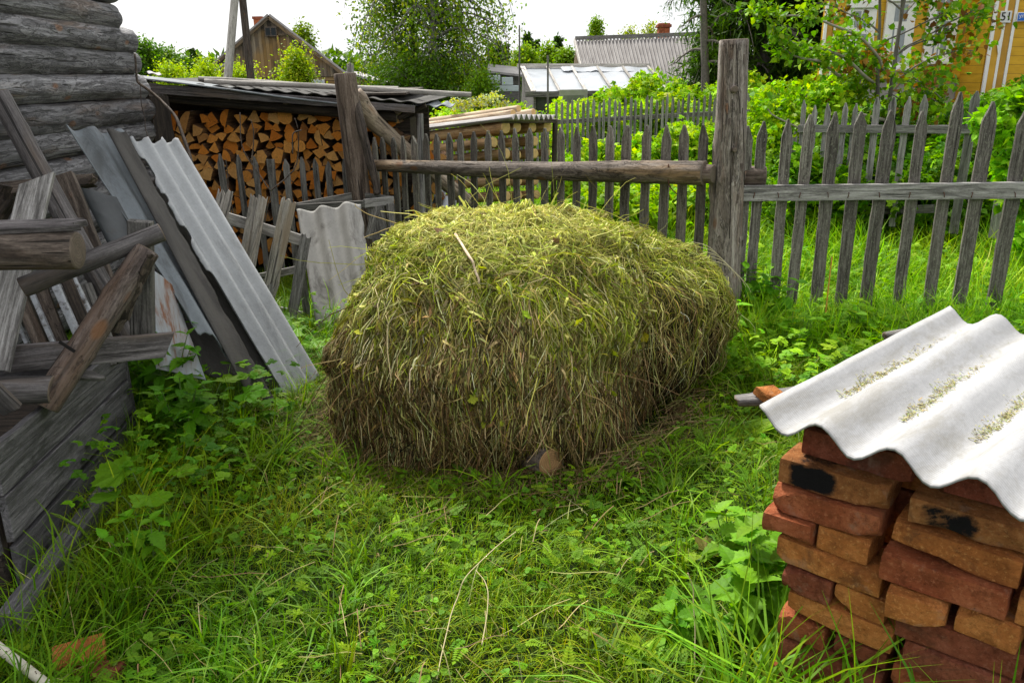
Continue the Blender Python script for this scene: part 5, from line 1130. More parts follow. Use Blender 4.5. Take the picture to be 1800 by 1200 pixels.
thicket('hemlock_umbels', [(at(px, py, 9.6).x, 9.6, at(px, py, 9.6).z, .10) for px, py in [(832, 180), (850, 176), (815, 186), (870, 172), (885, 185), (800, 182)]], 900, T_SIM, (.02, .045), [(.45, .50, .30), (.35, .42, .2)], 'pale flower umbels behind the woodshed roof end')
# ------------------------------------------------------------------ trees
def tree(name, base, H, tr, label, limbs, leaves, sc, cols, T=T_SIM, prof=None, rise=.5, droop=.4, bark=None, cat='tree', h0=.15, spread=.5, hang=0., lean=(0, 0), tmin=.25, sp=.25, twig=0, trunks=1, group=None, seed=1, leafhang=.3, zs=1.):
    rs = np.random.default_rng(seed); base = np.array(base, float); root = thing(name, base, label, cat, group); lines = []; anch = []
    for tk in range(trunks):
        off = rs.normal(size=2)*.12*H*(trunks > 1)*.5; ln = np.array(lean)+off/H*1.2
        t = np.linspace(0, 1, 12)[:, None]; wob = fbm(np.stack([t[:, 0]*3, t[:, 0]*0+tk, t[:, 0]*0], -1)[:, None]+np.arange(2)[None, :, None]*5, 2, seed)*.03*H
        tp = base+np.concatenate([ln[None]*H*t+wob*t, H*t], 1)+np.array([off[0]*.1, off[1]*.1, 0]); lines.append((tp, tr*(1-.9*t[:, 0])+.004))
        for k in range(limbs//trunks):
            f = h0+(1-h0)*((k+rs.random())/(limbs//trunks)); i = min(10, int(f*11)); u = f*11-i; p = tp[i]*(1-u)+tp[i+1]*u
            a = k*2.4+rs.normal()*.4; L = spread*(prof(f) if prof else math.sin(math.pi*min(1, .15+.85*f))**.7)*rs.uniform(.7, 1.15)
            s = np.linspace(0, 1, 8)[:, None]; dr = np.array([math.cos(a), math.sin(a), 0])
            lp = p+dr*L*s+np.array([0, 0, 1.])*L*(rise*s-droop*s**2)+fbm(np.stack([s[:, 0]*3, s[:, 0]*0+k, s[:, 0]*0], -1)[:, None]+np.arange(3)[None, :, None]*5, 2, seed+k)*.10*L*s
            lines.append((lp, tr*.42*(1-f*.6)*(1-.85*s[:, 0])+.003)); anch.append(lp)
            for q_ in range(twig):
                ss = rs.uniform(.3, .95); ii = int(ss*7); pp_ = lp[ii]; aa = a+rs.choice([-1, 1])*rs.uniform(.5, 1.2); l2 = L*rs.uniform(.2, .45); dr2 = np.array([math.cos(aa), math.sin(aa), 0])
                tp2 = pp_+dr2*l2*s+np.array([0, 0, 1.])*l2*(rise*.8*s-droop*s**2-hang*s**2); lines.append((tp2, tr*.12*(1-.8*s[:, 0])+.002)); anch.append(tp2)
    v, f = tubes(lines, 6); mk('trunk', v, f, bark or M_BARK, root, smooth=True)
    A = np.array(anch); n = leaves; ai = rs.integers(0, len(A), n); tt = tmin+(1-tmin)*rs.random(n)**.8; ii = np.minimum(6, (tt*7).astype(int)); uu = (tt*7-ii)[:, None]
    p = A[ai, ii]*(1-uu)+A[ai, ii+1]*uu; p = p+rs.normal(size=(n, 3))*sp*np.array([1, 1, zs]); p[:, 2] -= leafhang*rs.random(n)**1.5*(sp*3)
    c = cvar(n, cols, .15)*(1+.25*np.sin(ai*1.9))[:, None]
    scatter(*T, p, rs.uniform(0, 6.3, n), rs.normal(size=n)*.7-.3, None, rs.uniform(*sc, n), np.clip(c, .003, .9), 'crown', L_LEAF, root, roll=rs.normal(size=n)*.6)
    return root
def B(px, Y): p = at(px, 300, Y); return (p.x, Y, gz(p.x, Y))
tree('birch_tree', B(772, 26), 9.5, .13, 'tall birch with drooping branches rising behind the woodshed', 70, 29000, (.08, .14), [(.13, .26, .04), (.17, .33, .05), (.08, .18, .03), (.26, .38, .06)], rise=.7, droop=.9, bark=M_BBARK, h0=.12, spread=2.2, hang=1.4, twig=5, sp=.24, tmin=.35, seed=4, leafhang=1.2)
tree('birch_tree', B(735, 27), 7, .12, 'dense darker birch close behind the tall birch, left of it', 44, 20000, (.08, .13), [(.045, .12, .012), (.07, .17, .02)], rise=.6, droop=.8, bark=M_BBARK, h0=.05, spread=1.5, hang=.9, twig=4, sp=.25, seed=14, leafhang=.8)
tree('green_bush', B(745, 24), 1.5, .06, 'dark bushy shrub at the foot of the birches', 24, 9000, (.07, .12), [(.035, .09, .012), (.05, .13, .015)], rise=.8, droop=.3, h0=.0, spread=1.3, twig=2, sp=.25, seed=24, cat='bush')
tree('green_bush', B(850, 22), 1.4, .05, 'small light shrub right of the birches', 20, 3500, (.06, .1), [(.08, .19, .02), (.12, .26, .03)], rise=.8, droop=.3, h0=.1, spread=.5, twig=2, sp=.16, seed=25, cat='bush')
# bushes at the left, before and beside the barn
for k, (px, Y, H, sp_, lb, cols_, n_) in enumerate([(537, 26, 2.05, .46, 'rounded yellow-green shrub before the barn', [(.22, .36, .03), (.16, .30, .03), (.30, .40, .06)], 7000), (325, 30, 1.75, .55, 'bright yellow-green bush left of the pole legs', [(.30, .46, .03), (.22, .38, .03)], 4500), (440, 28, 1.65, .5, 'bright yellow-green bush between the pole legs', [(.32, .48, .03), (.24, .40, .03)], 4500), (385, 29, 1.8, .55, 'yellow-green bush just left of the slanting pole', [(.30, .46, .03), (.24, .40, .03)], 4500)]):
    tree('green_bush', B(px, Y), H, .06, lb, 26, n_, (.07, .12), cols_, rise=.9, droop=.3, h0=.1, spread=sp_, twig=3, sp=.2, seed=40+k, cat='bush')
for k, (px, Y, H, sp_, lb, cols_) in enumerate([(285, 60, 3.8, 1.5, 'dark green tree left of the woodshed roof, leftmost in the row', [(.045, .13, .02), (.07, .18, .025)]), (320, 64, 3.4, 1.3, 'mid green tree, second from the log house corner', [(.07, .17, .025), (.09, .21, .03)]), (350, 70, 3.0, 1.0, 'small dark tree left of the barn', [(.05, .14, .03)]), (556, 60, 4.7, .7, 'pale tree top peeping over the barn roof', [(.14, .24, .04)])]):
    tree('leafy_tree', B(px, Y), H, .15, lb, 26, 3500, (.18, .3), cols_, rise=.7, droop=.2, h0=.2, spread=sp_, twig=2, sp=.35, seed=50+k)
cone = lambda f: (1-f)*.95+.06
for k, (px, Y, H, sp_) in enumerate([(868, 90, 4.5, .55), (880, 92, 5.0, .55), (893, 90, 4.6, .55), (853, 95, 3.4, .5), (928, 70, 4.5, .6), (942, 72, 4.1, .6), (981, 70, 4.3, .6), (367, 80, 4.2, .6), (590, 100, 3.2, .8), (612, 100, 2.9, .8)]):
    tree('spruce_tree', B(px, Y), H, .12, ['small far spruce, leftmost of the group right of the birch', 'tallest spruce of the far group right of the birch', 'third spruce of the far group right of the birch', 'short far spruce at the edge of the birch crown', 'pointed far spruce behind the mast', 'far spruce just right of the mast', 'dark far spruce left of the grey roof', 'far dark tree top by the left pole', 'far spruce right of the barn roof', 'lower far spruce right of the barn roof'][k], 40, 2200, (.25, .42), [(.025, .07, .025), (.035, .09, .03)], prof=cone, rise=.1, droop=.5, h0=.1, spread=sp_*1.5, twig=0, sp=.12, seed=60+k)
for k, (px, Y, H, sp_, lb, cols_) in enumerate([(925, 55, 2.9, .9, 'light bushy tree behind the greenhouse, left', [(.12, .24, .03), (.16, .30, .04)]), (965, 58, 3.1, .9, 'light bushy tree behind the greenhouse, middle', [(.10, .22, .03), (.18, .32, .05)]), (995, 50, 2.5, .6, 'light bushy tree touching the gable of the grey roof', [(.12, .24, .03)]), (1045, 75, 5.9, .85, 'round green tree crown above the left of the grey roof', [(.13, .27, .03), (.16, .30, .04)]), (1100, 65, 4.6, .8, 'thin pale tree behind the grey roof', [(.24, .34, .10)]), (1135, 65, 4.9, .8, 'thin pale tree left of the brick chimney', [(.24, .34, .10)])]):
    tree('leafy_tree', B(px, Y), H, .12, lb, 24, 1200 if k > 3 else 3200, (.15, .26), cols_, rise=.7, droop=.2, h0=.25 if k != 3 else .45, spread=sp_, twig=2, sp=.25, seed=80+k)
# spruce and thin larch at the right
T_NEED = ([(-.05, 0, 0), (.05, 0, 0), (0, 1, -.1)], [(0, 1, 2)])
tree('spruce_tree', B(1333, 17), 8.5, .17, 'big dark spruce with hanging boughs behind the big log post', 80, 60000, (.16, .32), [(.02, .06, .018), (.03, .085, .022), (.045, .11, .02)], T=([(-.09, 0, 0), (.09, 0, 0), (0, 1, -.2)], [(0, 1, 2)]), prof=lambda f: 1.0-.5*f, rise=.15, droop=.45, h0=.06, spread=1.75, twig=7, hang=.6, sp=.12, tmin=.15, seed=101, leafhang=1.5)
tree('spruce_tree', B(1412, 18), 8.0, .15, 'second dark spruce beside the yellow house wall', 64, 48000, (.16, .32), [(.015, .045, .014), (.025, .07, .02)], T=([(-.1, 0, 0), (.1, 0, 0), (0, 1, -.2)], [(0, 1, 2)]), prof=lambda f: 1.0-.4*f, rise=.1, droop=.5, h0=.05, spread=1.5, twig=6, hang=.6, sp=.14, tmin=.1, seed=102, leafhang=1.5)
tree('larch_tree', B(1236, 15.5), 6.5, .085, 'thin crooked tree with sparse boughs before the grey roof', 26, 3800, (.07, .14), [(.04, .11, .02), (.06, .15, .03)], T=([(-.09, 0, 0), (.09, 0, 0), (0, 1, -.2)], [(0, 1, 2)]), prof=lambda f: .9, rise=.2, droop=.6, h0=.2, spread=.75, twig=3, hang=.6, lean=(-.05, 0), sp=.07, seed=103, leafhang=1.2)
# rowan-like shrub before the yellow house
sh = tree('fruit_shrub', B(1548, 8.6), 3.0, .026, 'spreading shrub with pale branches and small yellow-green leaves before the yellow house', 34, 4200, (.05, .085), [(.09, .24, .03), (.13, .30, .04), (.06, .19, .02), (.18, .33, .05), (.26, .12, .03)], T=T_SER3, rise=.75, droop=.35, bark=plain('pale_bark', (.15, .135, .12), .3), h0=.15, spread=.95, twig=4, sp=.09, tmin=.3, trunks=3, seed=111, cat='shrub', leafhang=.3)
for k, pts in enumerate([[(1560, 215, 8), (1500, 205, 7.8), (1460, 215, 7.7), (1400, 225, 7.6), (1352, 190, 7.6)], [(1540, 150, 8.2), (1470, 95, 8), (1400, 80, 7.9), (1335, 20, 7.8)], [(1556, 120, 8.2), (1500, 60, 8), (1420, 30, 7.9), (1350, 28, 7.8)], [(1480, 130, 8.2), (1440, 105, 8), (1390, 95, 7.8), (1358, 62, 7.8)], [(1600, 150, 8.3), (1640, 140, 8.2), (1645, 180, 8.2)]]):
    curve('branch', [at(*p) for p in pts], .016, .006, plain('pale_bark_limb', (.28, .25, .21), .3), sh, m=7, n=20, wob=.06, seed=k)
    cc = [tuple(at(pts[i][0]+RN.normal()*14, pts[i][1]+RN.normal()*8, pts[i][2])) for i in range(1, len(pts)) for _ in range(4)]
    leaf_cloud(260, cc, [.16]*len(cc), T_SER3, (.045, .08), [(.12, .28, .03), (.08, .22, .03), (.18, .34, .05)], 'leaves', sh)
thicket('shrub_leaves', [(at(px, py, Y).x, Y, at(px, py, Y).z, r) for px, py, Y, r in [(1345, 205, 8.6, .3), (1370, 180, 8.8, .3), (1420, 215, 8.4, .25), (1450, 170, 8.5, .25), (1500, 150, 8.8, .3), (1350, 250, 8.4, .3)]], 2600, T_RASP, (.06, .11), C_BR, 'light green leafy shoots right of the big log post')
# ------------------------------------------------------------------ far wood line
n = 16000; x = RN.uniform(-150, 150, n); yb = 190+RN.uniform(0, 30, n); hh = 3.5+4*np.abs(fbm(np.stack([x*.05, x*0, x*0], -1), 3, 5))+2.2*RN.random(n); hh *= np.where(x < -20, 1.0, .7)
pos = np.stack([x, yb, RN.random(n)*hh+.4], -1)
tag(scatter(*T_SIM, pos, RN.uniform(0, 6.3, n), RN.normal(size=n)*.7, None, RN.uniform(1.5, 3.0, n), cvar(n, [(.05, .12, .045), (.07, .15, .06)]), 'far_forest', L_LEAF), 'distant line of forest on the horizon', 'forest', kind='stuff')
# ------------------------------------------------------------------ barn with gable
def quadm(name, pts, mat, parent, th=.05):
    pts = [V(p) for p in pts]; n_ = (pts[1]-pts[0]).cross(pts[2]-pts[0]).normalized()*th; k = len(pts)
    c0 = pts[0]; vs = [p-c0 for p in pts]+[p-c0+n_ for p in pts]
    fs = [tuple(range(k))[::-1], tuple(range(k, 2*k))]+[(i, (i+1) % k, (i+1) % k+k, i+k) for i in range(k)]
    return mk(name, vs, fs, mat, parent, Matrix.Translation(c0))
def boardmat(name, sx, vert=True, d=(.06, .05, .04), m=(.20, .155, .11), l=(.33, .27, .19), warm=(.34, .20, .06), gap=.05):
    b = NB(name); tc = b.n('TexCoord'); sp = b.n('SeparateXYZ'); b.l(tc.outputs['Object'], sp.inputs[0]); ax = sp.outputs[0 if vert else 2]
    f = b.math('FRACT', b.math('MULTIPLY', ax, sx)); idx = b.math('FLOOR', b.math('MULTIPLY', ax, sx))
    wn = b.n('TexWhiteNoise', noise_dimensions='1D'); b.l(idx, wn.inputs['W'])
    c = b.ramp(wn.outputs[0], [(0, d), (.5, m), (1, l)]); n = b.noise(b.coord((8, 8, .7) if vert else (.7, .7, 9), rnd=False), 1, 4, .7)
    c = b.mix(b.g(n, .35, .8), c, d); c = b.mix(b.math('MULTIPLY', b.g(b.noise(b.coord((.5, .5, .4), rnd=False), 1, 3), .5, .62), .6), c, warm)
    gp = b.math('LESS_THAN', f, gap); c = b.mix(gp, c, tuple(x*.2 for x in d)); return b.fin(c, b.math('SUBTRACT', 1., gp), .6, .02, .85, .2)
BM, BL_ = boardmat('barn_boards', 5.5), boardmat('barn_logs', 3.6, False, gap=.1)
bY = 45; bar = thing('barn', at(475, 200, bY), 'old brown wooden barn house with a plank gable and small attic window', 'barn')
AP, EL, ER = at(475, 28, bY), at(352, 146, bY), at(610, 130, bY); EL.z = ER.z = 2.05; EL.x = AP.x-3.95; ER.x = AP.x+3.75
bk = V((-2.6, 9, 0))
wl = [V((EL.x+.3, bY, .0)), V((ER.x-.3, bY, 0)), V((ER.x-.3, bY, 1.95)), V((EL.x+.3, bY, 1.95))]
quadm('wall', wl, BL_, bar, .1); quadm('wall', [V((ER.x-.3, bY, 0)), V((ER.x-.3, bY, 0))+bk, V((ER.x-.3, bY, 2))+bk, V((ER.x-.3, bY, 2))], BL_, bar, .1)
quadm('gable', [V((EL.x+.15, bY-.12, 1.9)), V((ER.x-.15, bY-.12, 1.9)), V((AP.x, bY-.12, AP.z-.1))], BM, bar, .06)
quadm('roof', [EL+V((-.1, -.3, -.1)), AP+V((0, -.3, 0)), AP+bk, EL+bk+V((0, 0, -.1))], S_ROOF, bar, .1); quadm('roof', [AP+V((0, -.3, 0)), ER+V((.1, -.3, -.1)), ER+bk+V((0, 0, -.1)), AP+bk], S_ROOF, bar, .1)
for a, b_ in ((EL, AP), (AP, ER)): board('bargeboard', a+V((0, -.4, -.12)), b_+V((0, -.4, -.12)), .16, .05, V((0, -1, 0)), W_BARN, bar, seed=3)
board('gable_batten', at(487, 60, bY-.3), at(497, 122, bY-.3), .1, .04, V((0, -1, 0)), plain('yellow_batten', (.35, .22, .07), .3), bar); board('gable_batten', at(470, 60, bY-.3), at(510, 62, bY-.3), .08, .04, V((0, -1, 0)), W_BARN, bar, seed=5)
wq = at(476, 56, bY-.3); wf = boxm('window', wq, (.62, .06, .48), 0, W_BROWN, bar); M_GLASS = plain('dark_glass', (.02, .025, .028), .3, .5, 3, 0, .2)
for s in (-1, 1): mk('pane', [(-.12, 0, -.18), (.12, 0, -.18), (.12, 0, .18), (-.12, 0, .18)], [(0, 1, 2, 3)], M_GLASS, wf, Matrix.Translation(wq+V((s*.145, -.034, 0))))
chm = at(455, 38, bY+2); boxm('chimney', chm+V((0, 0, -.5)), (.45, .45, 1.3), 0, B_RED, bar); boxm('chimney_cap', chm+V((0, 0, .17)), (.55, .55, .14), 0, B_DK, bar)
lq = at(560, 152, bY-.2); wf = boxm('window', lq, (.7, .06, .7), 0, plain('white_frame', (.6, .62, .64), .1), bar); mk('pane', [(-.27, 0, -.27), (.27, 0, -.27), (.27, 0, .27), (-.27, 0, .27)], [(0, 1, 2, 3)], plain('sky_glass', (.45, .5, .55), .2, .2), wf, Matrix.Translation(lq+V((0, -.034, 0))))
an = thing('annex', at(640, 170, 43), 'low dark plank annex with a slanting roof right of the barn', 'shed')
a, b_ = at(608, 128, 43), at(676, 150, 43); quadm('wall', [V((a.x, 43.1, 0)), V((b_.x-.2, 43.1, 0)), V((b_.x-.2, 43.1, b_.z-.02)), V((a.x, 43.1, a.z-.1))], boardmat('annex_boards', 4, True, (.04, .03, .02), (.09, .07, .05), (.15, .12, .08)), an, .1); quadm('roof', [a+V((0, -.2, 0)), b_+V((.2, -.2, -.05)), b_+V((.2, 4, -.05)), a+V((0, 4, 0))], S_ROOF, an, .08)
lf_ = thing('lean_to', at(385, 140, 44), 'grey lean-to roof edge left of the barn gable', 'shed'); quadm('roof', [at(398, 112, 44.5), at(355, 142, 44.2), at(355, 142, 44.2)+V((0, 4, 0)), at(398, 112, 44.5)+V((0, 4, 0))][::-1], S_ROOF, lf_, .08); quadm('wall', [V((at(355, 142, 44.2).x+.2, 44.4, 0)), V((at(398, 112, 44.5).x, 44.4, 0)), V((at(398, 112, 44.5).x, 44.4, at(398, 112, 44.5).z-.1)), V((at(355, 142, 44.2).x+.2, 44.4, at(355, 142, 44.2).z-.1))], BM, lf_, .08)
# utility pole: two legs meeting above the frame
up = thing('utility_pole', at(410, 150, 20), 'A-shaped utility pole of a grey leg and a dark leg rising above the woodshed', 'utility pole')
tp_ = at(416, -40, 20); log('leg', at(381, 150, 20)+V((-.1, 0, -1.6)), tp_, .105, .09, [W_POLE, E_OLD], up, m=12, seed=3, knots=1, step=.3, rough=.02)
log('leg', at(437, 150, 20.2)+V((.06, 0, -1.6)), tp_+V((.02, .2, 0)), .10, .085, [W_BROWN, E_OLD], up, m=12, seed=4, knots=1, step=.3, rough=.03)
log('top_pole', tp_+V((0, .1, -.3)), tp_+V((0, .1, 2.4)), .09, .08, [W_BROWN, E_OLD], up, m=12, seed=5, step=.3)
tag(log('mast', B(914, 17), at(913, 45, 17), .025, .014, [W_GREY, E_OLD], m=8, seed=5, step=.3), 'thin tall mast rising left of the greenhouse', 'mast'); tag(log('stake', B(963, 13), at(963, 98, 13), .018, .015, [W_GREY, E_OLD], m=8, seed=6, step=.3), 'thin stake standing in front of the greenhouse', 'stake')
# greenhouse with plastic film roof
gh_ = thing('greenhouse', at(1040, 200, 16.5), 'old greenhouse with a sloping roof of white plastic film on wooden rafters', 'greenhouse')
gr0, gr1 = at(918, 121, 17.2), at(1138, 121, 16.6); ge0, ge1 = at(938, 166, 15.4), at(1172, 163, 14.9)
def film():
    b = NB('plastic_film'); n = b.noise(b.coord((1, 1, 1)), 1.6, 4); c = b.ramp(n, [(.3, (.30, .33, .36)), (.7, (.46, .48, .52))]); return b.fin(c, b.noise(b.coord((1, 1, 1)), 3, 3), .4, .03, .3, .5)
FM = film(); quadm('film', [gr0, gr1, ge1, ge0][::-1], FM, gh_, .02)
for k in range(6):
    t = k/5; a, b_ = gr0.lerp(gr1, t), ge0.lerp(ge1, t); board('rafter', a+V((0, -.04, .05)), b_+V((0, -.04, .05)), .045 if k else .09, .03, (b_-a).cross(gr1-gr0)*-1, W_POLE, gh_, seed=k)
board('ridge', gr0+V((-.1, -.03, .05)), gr1+V((.05, -.03, .05)), .09, .05, V((0, -1, 0)), W_POLE, gh_, seed=7); board('eave_beam', ge0+V((-.15, -.03, 0)), ge1+V((.1, -.03, 0)), .10, .05, V((0, -1, 0)), W_GREY, gh_, seed=8)
quadm('wall', [V((ge0.x, ge0.y+.1, 0)), V((ge1.x, ge1.y+.1, 0)), ge1+V((0, .1, 0)), ge0+V((0, .1, 0))], plain('old_glass_wall', (.035, .04, .035), .4, .5), gh_, .04)
quadm('end_wall', [V((ge0.x, ge0.y, 0)), V((gr0.x, gr0.y+1.5, 0)), V((gr0.x, gr0.y+1.5, 1)), gr0, ge0], W_GREY, gh_, .04)
dq = at(1008, 178, 14.9); wf = boxm('door', dq+V((0, 0, -.3)), (.5, .05, 1.0), 0, plain('grey_white_door', (.24, .24, .22), .2), gh_); mk('pane', [(-.18, 0, -.1), (.18, 0, -.1), (.18, 0, .4), (-.18, 0, .4)], [(0, 1, 2, 3)], plain('dusty_glass', (.12, .13, .11), .3, .4), wf, Matrix.Translation(dq+V((0, -.03, -.3))))
sheet('loose_film', at(985, 118, 16.9), at(1140, 118, 16.5), at(990, 126, 16.6), at(1142, 127, 16.3), 3, .012, .01, FM, gh_, seed=4, rb=.3)
# grey slate roofed house
gq = thing('slate_roof_house', at(1130, 160, 36), 'low house with a wide corrugated grey roof and a brick chimney', 'house')
r0, r1 = at(1011, 71, 39), at(1262, 62, 37.5); q0, q1 = at(1030, 118, 36.5), at(1275, 146, 33.5); q0 = r0+(at(1160, 141, 35)-r0)*0+V((.15, -2.6, -1.45)); q1 = r1+V((.45, -2.9, -1.9))
def corrmat():
    b = NB('old_corrugated_roof'); n = b.noise(b.coord((.4, 2, 2)), 2, 5, .7); c = b.ramp(n, [(.3, (.20, .185, .18)), (.7, (.36, .345, .335))]); return b.fin(c, n, .3, .01, .85, .2)
ql, qr = at(1045, 143, 35.6), at(1280, 150, 34.3)
sheet('roof', r0, r1, ql-V((.35, 0, 0)), qr, 40, .055, .03, corrmat(), gq, seed=4, nx=24)
board('ridge_cap', r0+V((0, -.05, .08)), r1+V((0, -.05, .08)), .16, .1, V((0, -1, 0)), W_GREY, gq, seed=6)
quadm('wall', [V((ql.x, ql.y+.5, 0)), V((qr.x, qr.y+.5, 0)), V((qr.x, qr.y+.5, qr.z)), V((ql.x, ql.y+.5, ql.z))], W_DARK, gq, .1)
quadm('gable_wall', [V((ql.x, ql.y+.5, 0)), V((r0.x+.1, r0.y+3, 0)), V((r0.x+.1, r0.y+3, ql.z)), r0+V((.05, 0, -.15)), V((ql.x-.1, ql.y+.4, ql.z-.1))], W_BARN, gq, .06)
board('bargeboard', r0+V((-.04, 0, 0)), ql+V((-.42, 0, -.02)), .16, .06, V((-1, -.3, 0)), W_POLE, gq, seed=9)
ch = at(1166, 60, 39); boxm('chimney', ch+V((0, 0, .0)), (.5, .5, .9), 0, B_RED, gq); boxm('chimney_cap', ch+V((0, 0, .33)), (.62, .62, .13), 0, B_DK, gq)
# small shed with stacked white panels beyond
ss = thing('small_shed', at(880, 140, 24), 'small grey shed roof with pale panels below, right of the birches', 'shed')
a, b_ = at(858, 116, 25), at(912, 122, 24.6); quadm('roof', [a, b_, b_+V((.1, -1, -.22)), a+V((0, -1, -.2))][::-1], S_ROOF, ss, .06); quadm('wall', [V((a.x, 24.3, 0)), V((b_.x, 24.3, 0)), V((b_.x, 24.3, b_.z-.2)), V((a.x, 24.3, a.z-.2))], W_GREY, ss, .06)
for k, (px, py, w_, h_) in enumerate([(868, 140, .35, .22), (892, 143, .30, .2), (880, 156, 1.0, .15)]): tag(boxm('pale_panel', at(px, py, 22.5), (w_, .3, h_), 0, plain('pale_blue_panel', (.55, .62, .64), .1), ch=.01), ['pale panel on the small far shed, upper left', 'pale panel on the small far shed, upper right', 'long pale panel below the two small ones at the far shed'][k], 'panel')
# ------------------------------------------------------------------ yellow house
yh = thing('yellow_house', at(1600, 200, 14), 'yellow boarded house with white window frames and white trimmed pilasters', 'house')
def siding():
    b = NB('yellow_siding'); tc = b.n('TexCoord'); sp = b.n('SeparateXYZ'); b.l(tc.outputs['Object'], sp.inputs[0])
    f = b.math('FRACT', b.math('MULTIPLY', sp.outputs[2], 7.5)); n = b.noise(b.coord((1, 1, 5)), 3, 5, .7)
    c = b.ramp(n, [(.3, (.56, .31, .018)), (.7, (.74, .43, .03))]); c = b.mix(b.ramp(f, [(0, (.8, .8, .8)), (.1, (0, 0, 0))]), c, (.14, .07, .01))
    return b.fin(c, f, .5, .015, .6, .3)
YS = siding(); YP = plain('yellow_paint', (.56, .31, .03), .15, .6, 6); WP = plain('white_paint', (.78, .77, .74), .06, .5, 10, .15); YP2 = plain('ochre_paint', (.45, .24, .03), .2, .6, 6)
Y1, Y2 = 14.0, 13.3
def wallbox(px0, px1, Y, zb, zt, mat, nm='wall', th=.12):
    a, b_ = at(px0, 145, Y).x, at(px1, 145, Y).x; return boxm(nm, ((a+b_)/2, Y+th/2, (zb+zt)/2), (abs(b_-a), th, zt-zb), 0, mat, yh, ch=.004)
wallbox(1440, 1735, Y1, 1.5, 4.4, YS); wallbox(1446, 1735, Y1+.1, .2, 1.5, plain('foundation', (.35, .33, .30), .2), 'foundation')
wallbox(1735, 1960, Y2, .3, 4.4, YS)
boxm('wall', (at(1735, 145, Y2).x-.02, (Y1+Y2)/2+.06, 2.35), (.1, Y1-Y2, 4.1), 0, YS, yh, ch=.004); xl = at(1440, 145, Y1).x+.03; quadm('wall', [V((xl, Y1+.1, .3)), V((xl+2.2, Y1+5, .3)), V((xl+2.2, Y1+5, 4.4)), V((xl, Y1+.1, 4.4))], YS, yh, .08)
lp = at(1432, 151, Y1-.1); boxm('ledge', (lp.x+.1, Y1-.05, lp.z), (.45, .25, .05), 0, WP, yh, ch=.008)
def strip(px, Y, zb, zt, w_, mat, off=.03, nm='trim'):
    x_ = at(px, 145, Y).x; return boxm(nm, (x_, Y-off, (zb+zt)/2), (w_, .03, zt-zb), 0, mat, yh, ch=.004)
for px, Y, w_, mt_, nm in [(1440, Y1, .045, WP, 'trim'), (1447, Y1, .09, YP2, 'pilaster'), (1456, Y1, .03, WP, 'trim'), (1690, Y1, .04, WP, 'trim'), (1700, Y1, .14, YP2, 'pilaster'), (1711, Y1, .04, WP, 'trim')]: strip(px, Y, 1.5, 4.4, w_, mt_, .03 if nm == 'trim' else .022, nm)
for px, w_, mt_, nm in [(1728, .05, WP, 'trim'), (1736, .14, YP, 'pilaster'), (1745, .04, WP, 'trim'), (1753, .11, YP2, 'pilaster'), (1762, .045, WP, 'trim')]: strip(px, Y2, .9, 4.4, w_, mt_, .035 if nm == 'trim' else .026, nm)
for px, py, Y in ((1706, 83, Y1), (1757, 80, Y2)):
    p = at(px, py, Y-.066); mk('ornament', [(-.035, 0, 0), (0, 0, -.13), (.035, 0, 0), (0, 0, .13), (-.035, .01, 0), (0, .01, -.13), (.035, .01, 0), (0, .01, .13)], [(0, 1, 2, 3), (7, 6, 5, 4), (0, 4, 5, 1), (1, 5, 6, 2), (2, 6, 7, 3), (3, 7, 4, 0)], WP, yh, Matrix.Translation(p))
M_PANE = plain('window_glass', (.16, .19, .20), .35, .08, 2, 0, .9)
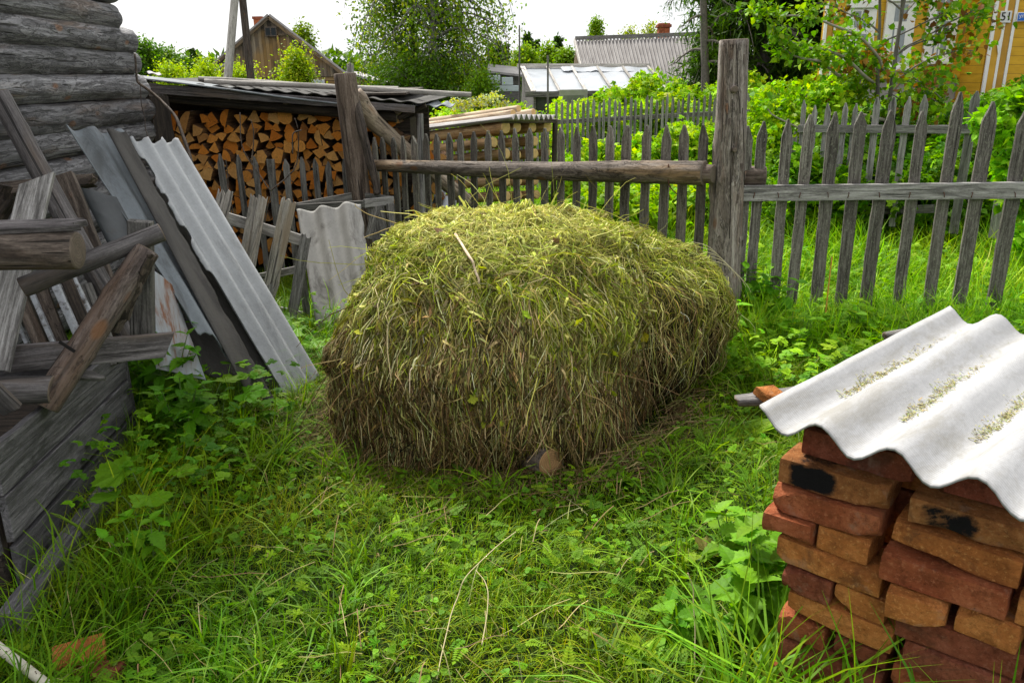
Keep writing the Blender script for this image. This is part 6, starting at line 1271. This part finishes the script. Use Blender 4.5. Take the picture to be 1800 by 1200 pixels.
def window(px, py, w_, h_):
    c = at(px, py, Y1); f = boxm('window', (c.x, Y1-.04, c.z), (w_, .06, h_), 0, WP, yh, ch=.006)
    boxm('cornice', (c.x, Y1-.07, c.z+h_/2+.06), (w_+.14, .1, .12), 0, WP, f, ch=.01); boxm('sill', (c.x, Y1-.07, c.z-h_/2-.03), (w_+.1, .12, .06), 0, WP, f, ch=.008)
    for s in (-1, 1):
        for (zz, hh_) in ((-.16, .58), (.33, .28)):
            mk('pane', [(-.5, 0, -.5), (.5, 0, -.5), (.5, 0, .5), (-.5, 0, .5)], [(0, 1, 2, 3)], M_PANE, f, Matrix.Translation(V((c.x+s*(w_*.17), Y1-.073, c.z+zz*h_))) @ Matrix.Diagonal((w_*.27, 1, h_*hh_*.9, 1)))
        boxm('casing', (c.x+s*(w_*.5+.03), Y1-.05, c.z), (.08, .05, h_), 0, WP, f, ch=.006)
    cq = mk('curtain', [(-.5, 0, -.5), (.5, 0, -.5), (.5, 0, .5), (-.5, 0, .5)], [(0, 1, 2, 3)], WP, f, Matrix.Translation(V((c.x-w_*.17, Y1-.076, c.z-.16*h_))) @ Matrix.Diagonal((w_*.12, 1, h_*.5, 1)))
window(1507, 72, .34, .98); window(1576, 62, .34, 1.0); window(1652, 50, .36, 1.0)
# house number and blue sign
def glyphs(name, s, size, loc, mat, parent):
    cv = bpy.data.curves.new(name, 'FONT'); cv.body = s; cv.size = size; cv.extrude = .003; cv.align_x = 'CENTER'; cv.align_y = 'CENTER'
    to = bpy.data.objects.new('tmp', cv); COL.objects.link(to); dg = bpy.context.evaluated_depsgraph_get(); me = bpy.data.meshes.new_from_object(to.evaluated_get(dg)); bpy.data.objects.remove(to)
    me.materials.clear(); me.materials.append(mat); o = bpy.data.objects.new(name, me); COL.objects.link(o); o.parent = parent
    M = Matrix.Translation(V(loc)) @ Matrix.Rotation(math.pi/2, 4, 'X'); o.matrix_basis = PM[parent.name].inverted() @ M; return o
p = at(1768, 30, Y2-.075); pl = thing('number_plate', p, 'small house number plate with black 51 on the white trimmed pilaster', 'sign')
boxm('plate', p, (.17, .012, .17), 0, plain('plate_white', (.7, .7, .68), .05), pl, ch=.003); glyphs('digits', '51', .17, p+V((0, -.012, 0)), plain('black_paint', (.01, .01, .01), .1), pl)
p = at(1806, 30, Y2-.07); sg = thing('street_sign', p, 'blue street sign with a white border, cut by the right picture edge', 'sign')
boxm('border', p, (.32, .012, .13), 0, WP, sg, ch=.003); bb = boxm('panel', p+V((0, -.009, 0)), (.30, .008, .11), 0, plain('sign_blue', (.03, .14, .55), .05), sg, ch=.002)
glyphs('lettering', 'ул.', .075, p+V((-.09, -.016, .012)), WP, sg)
# soil, litter: hay trail on grass right of the heap
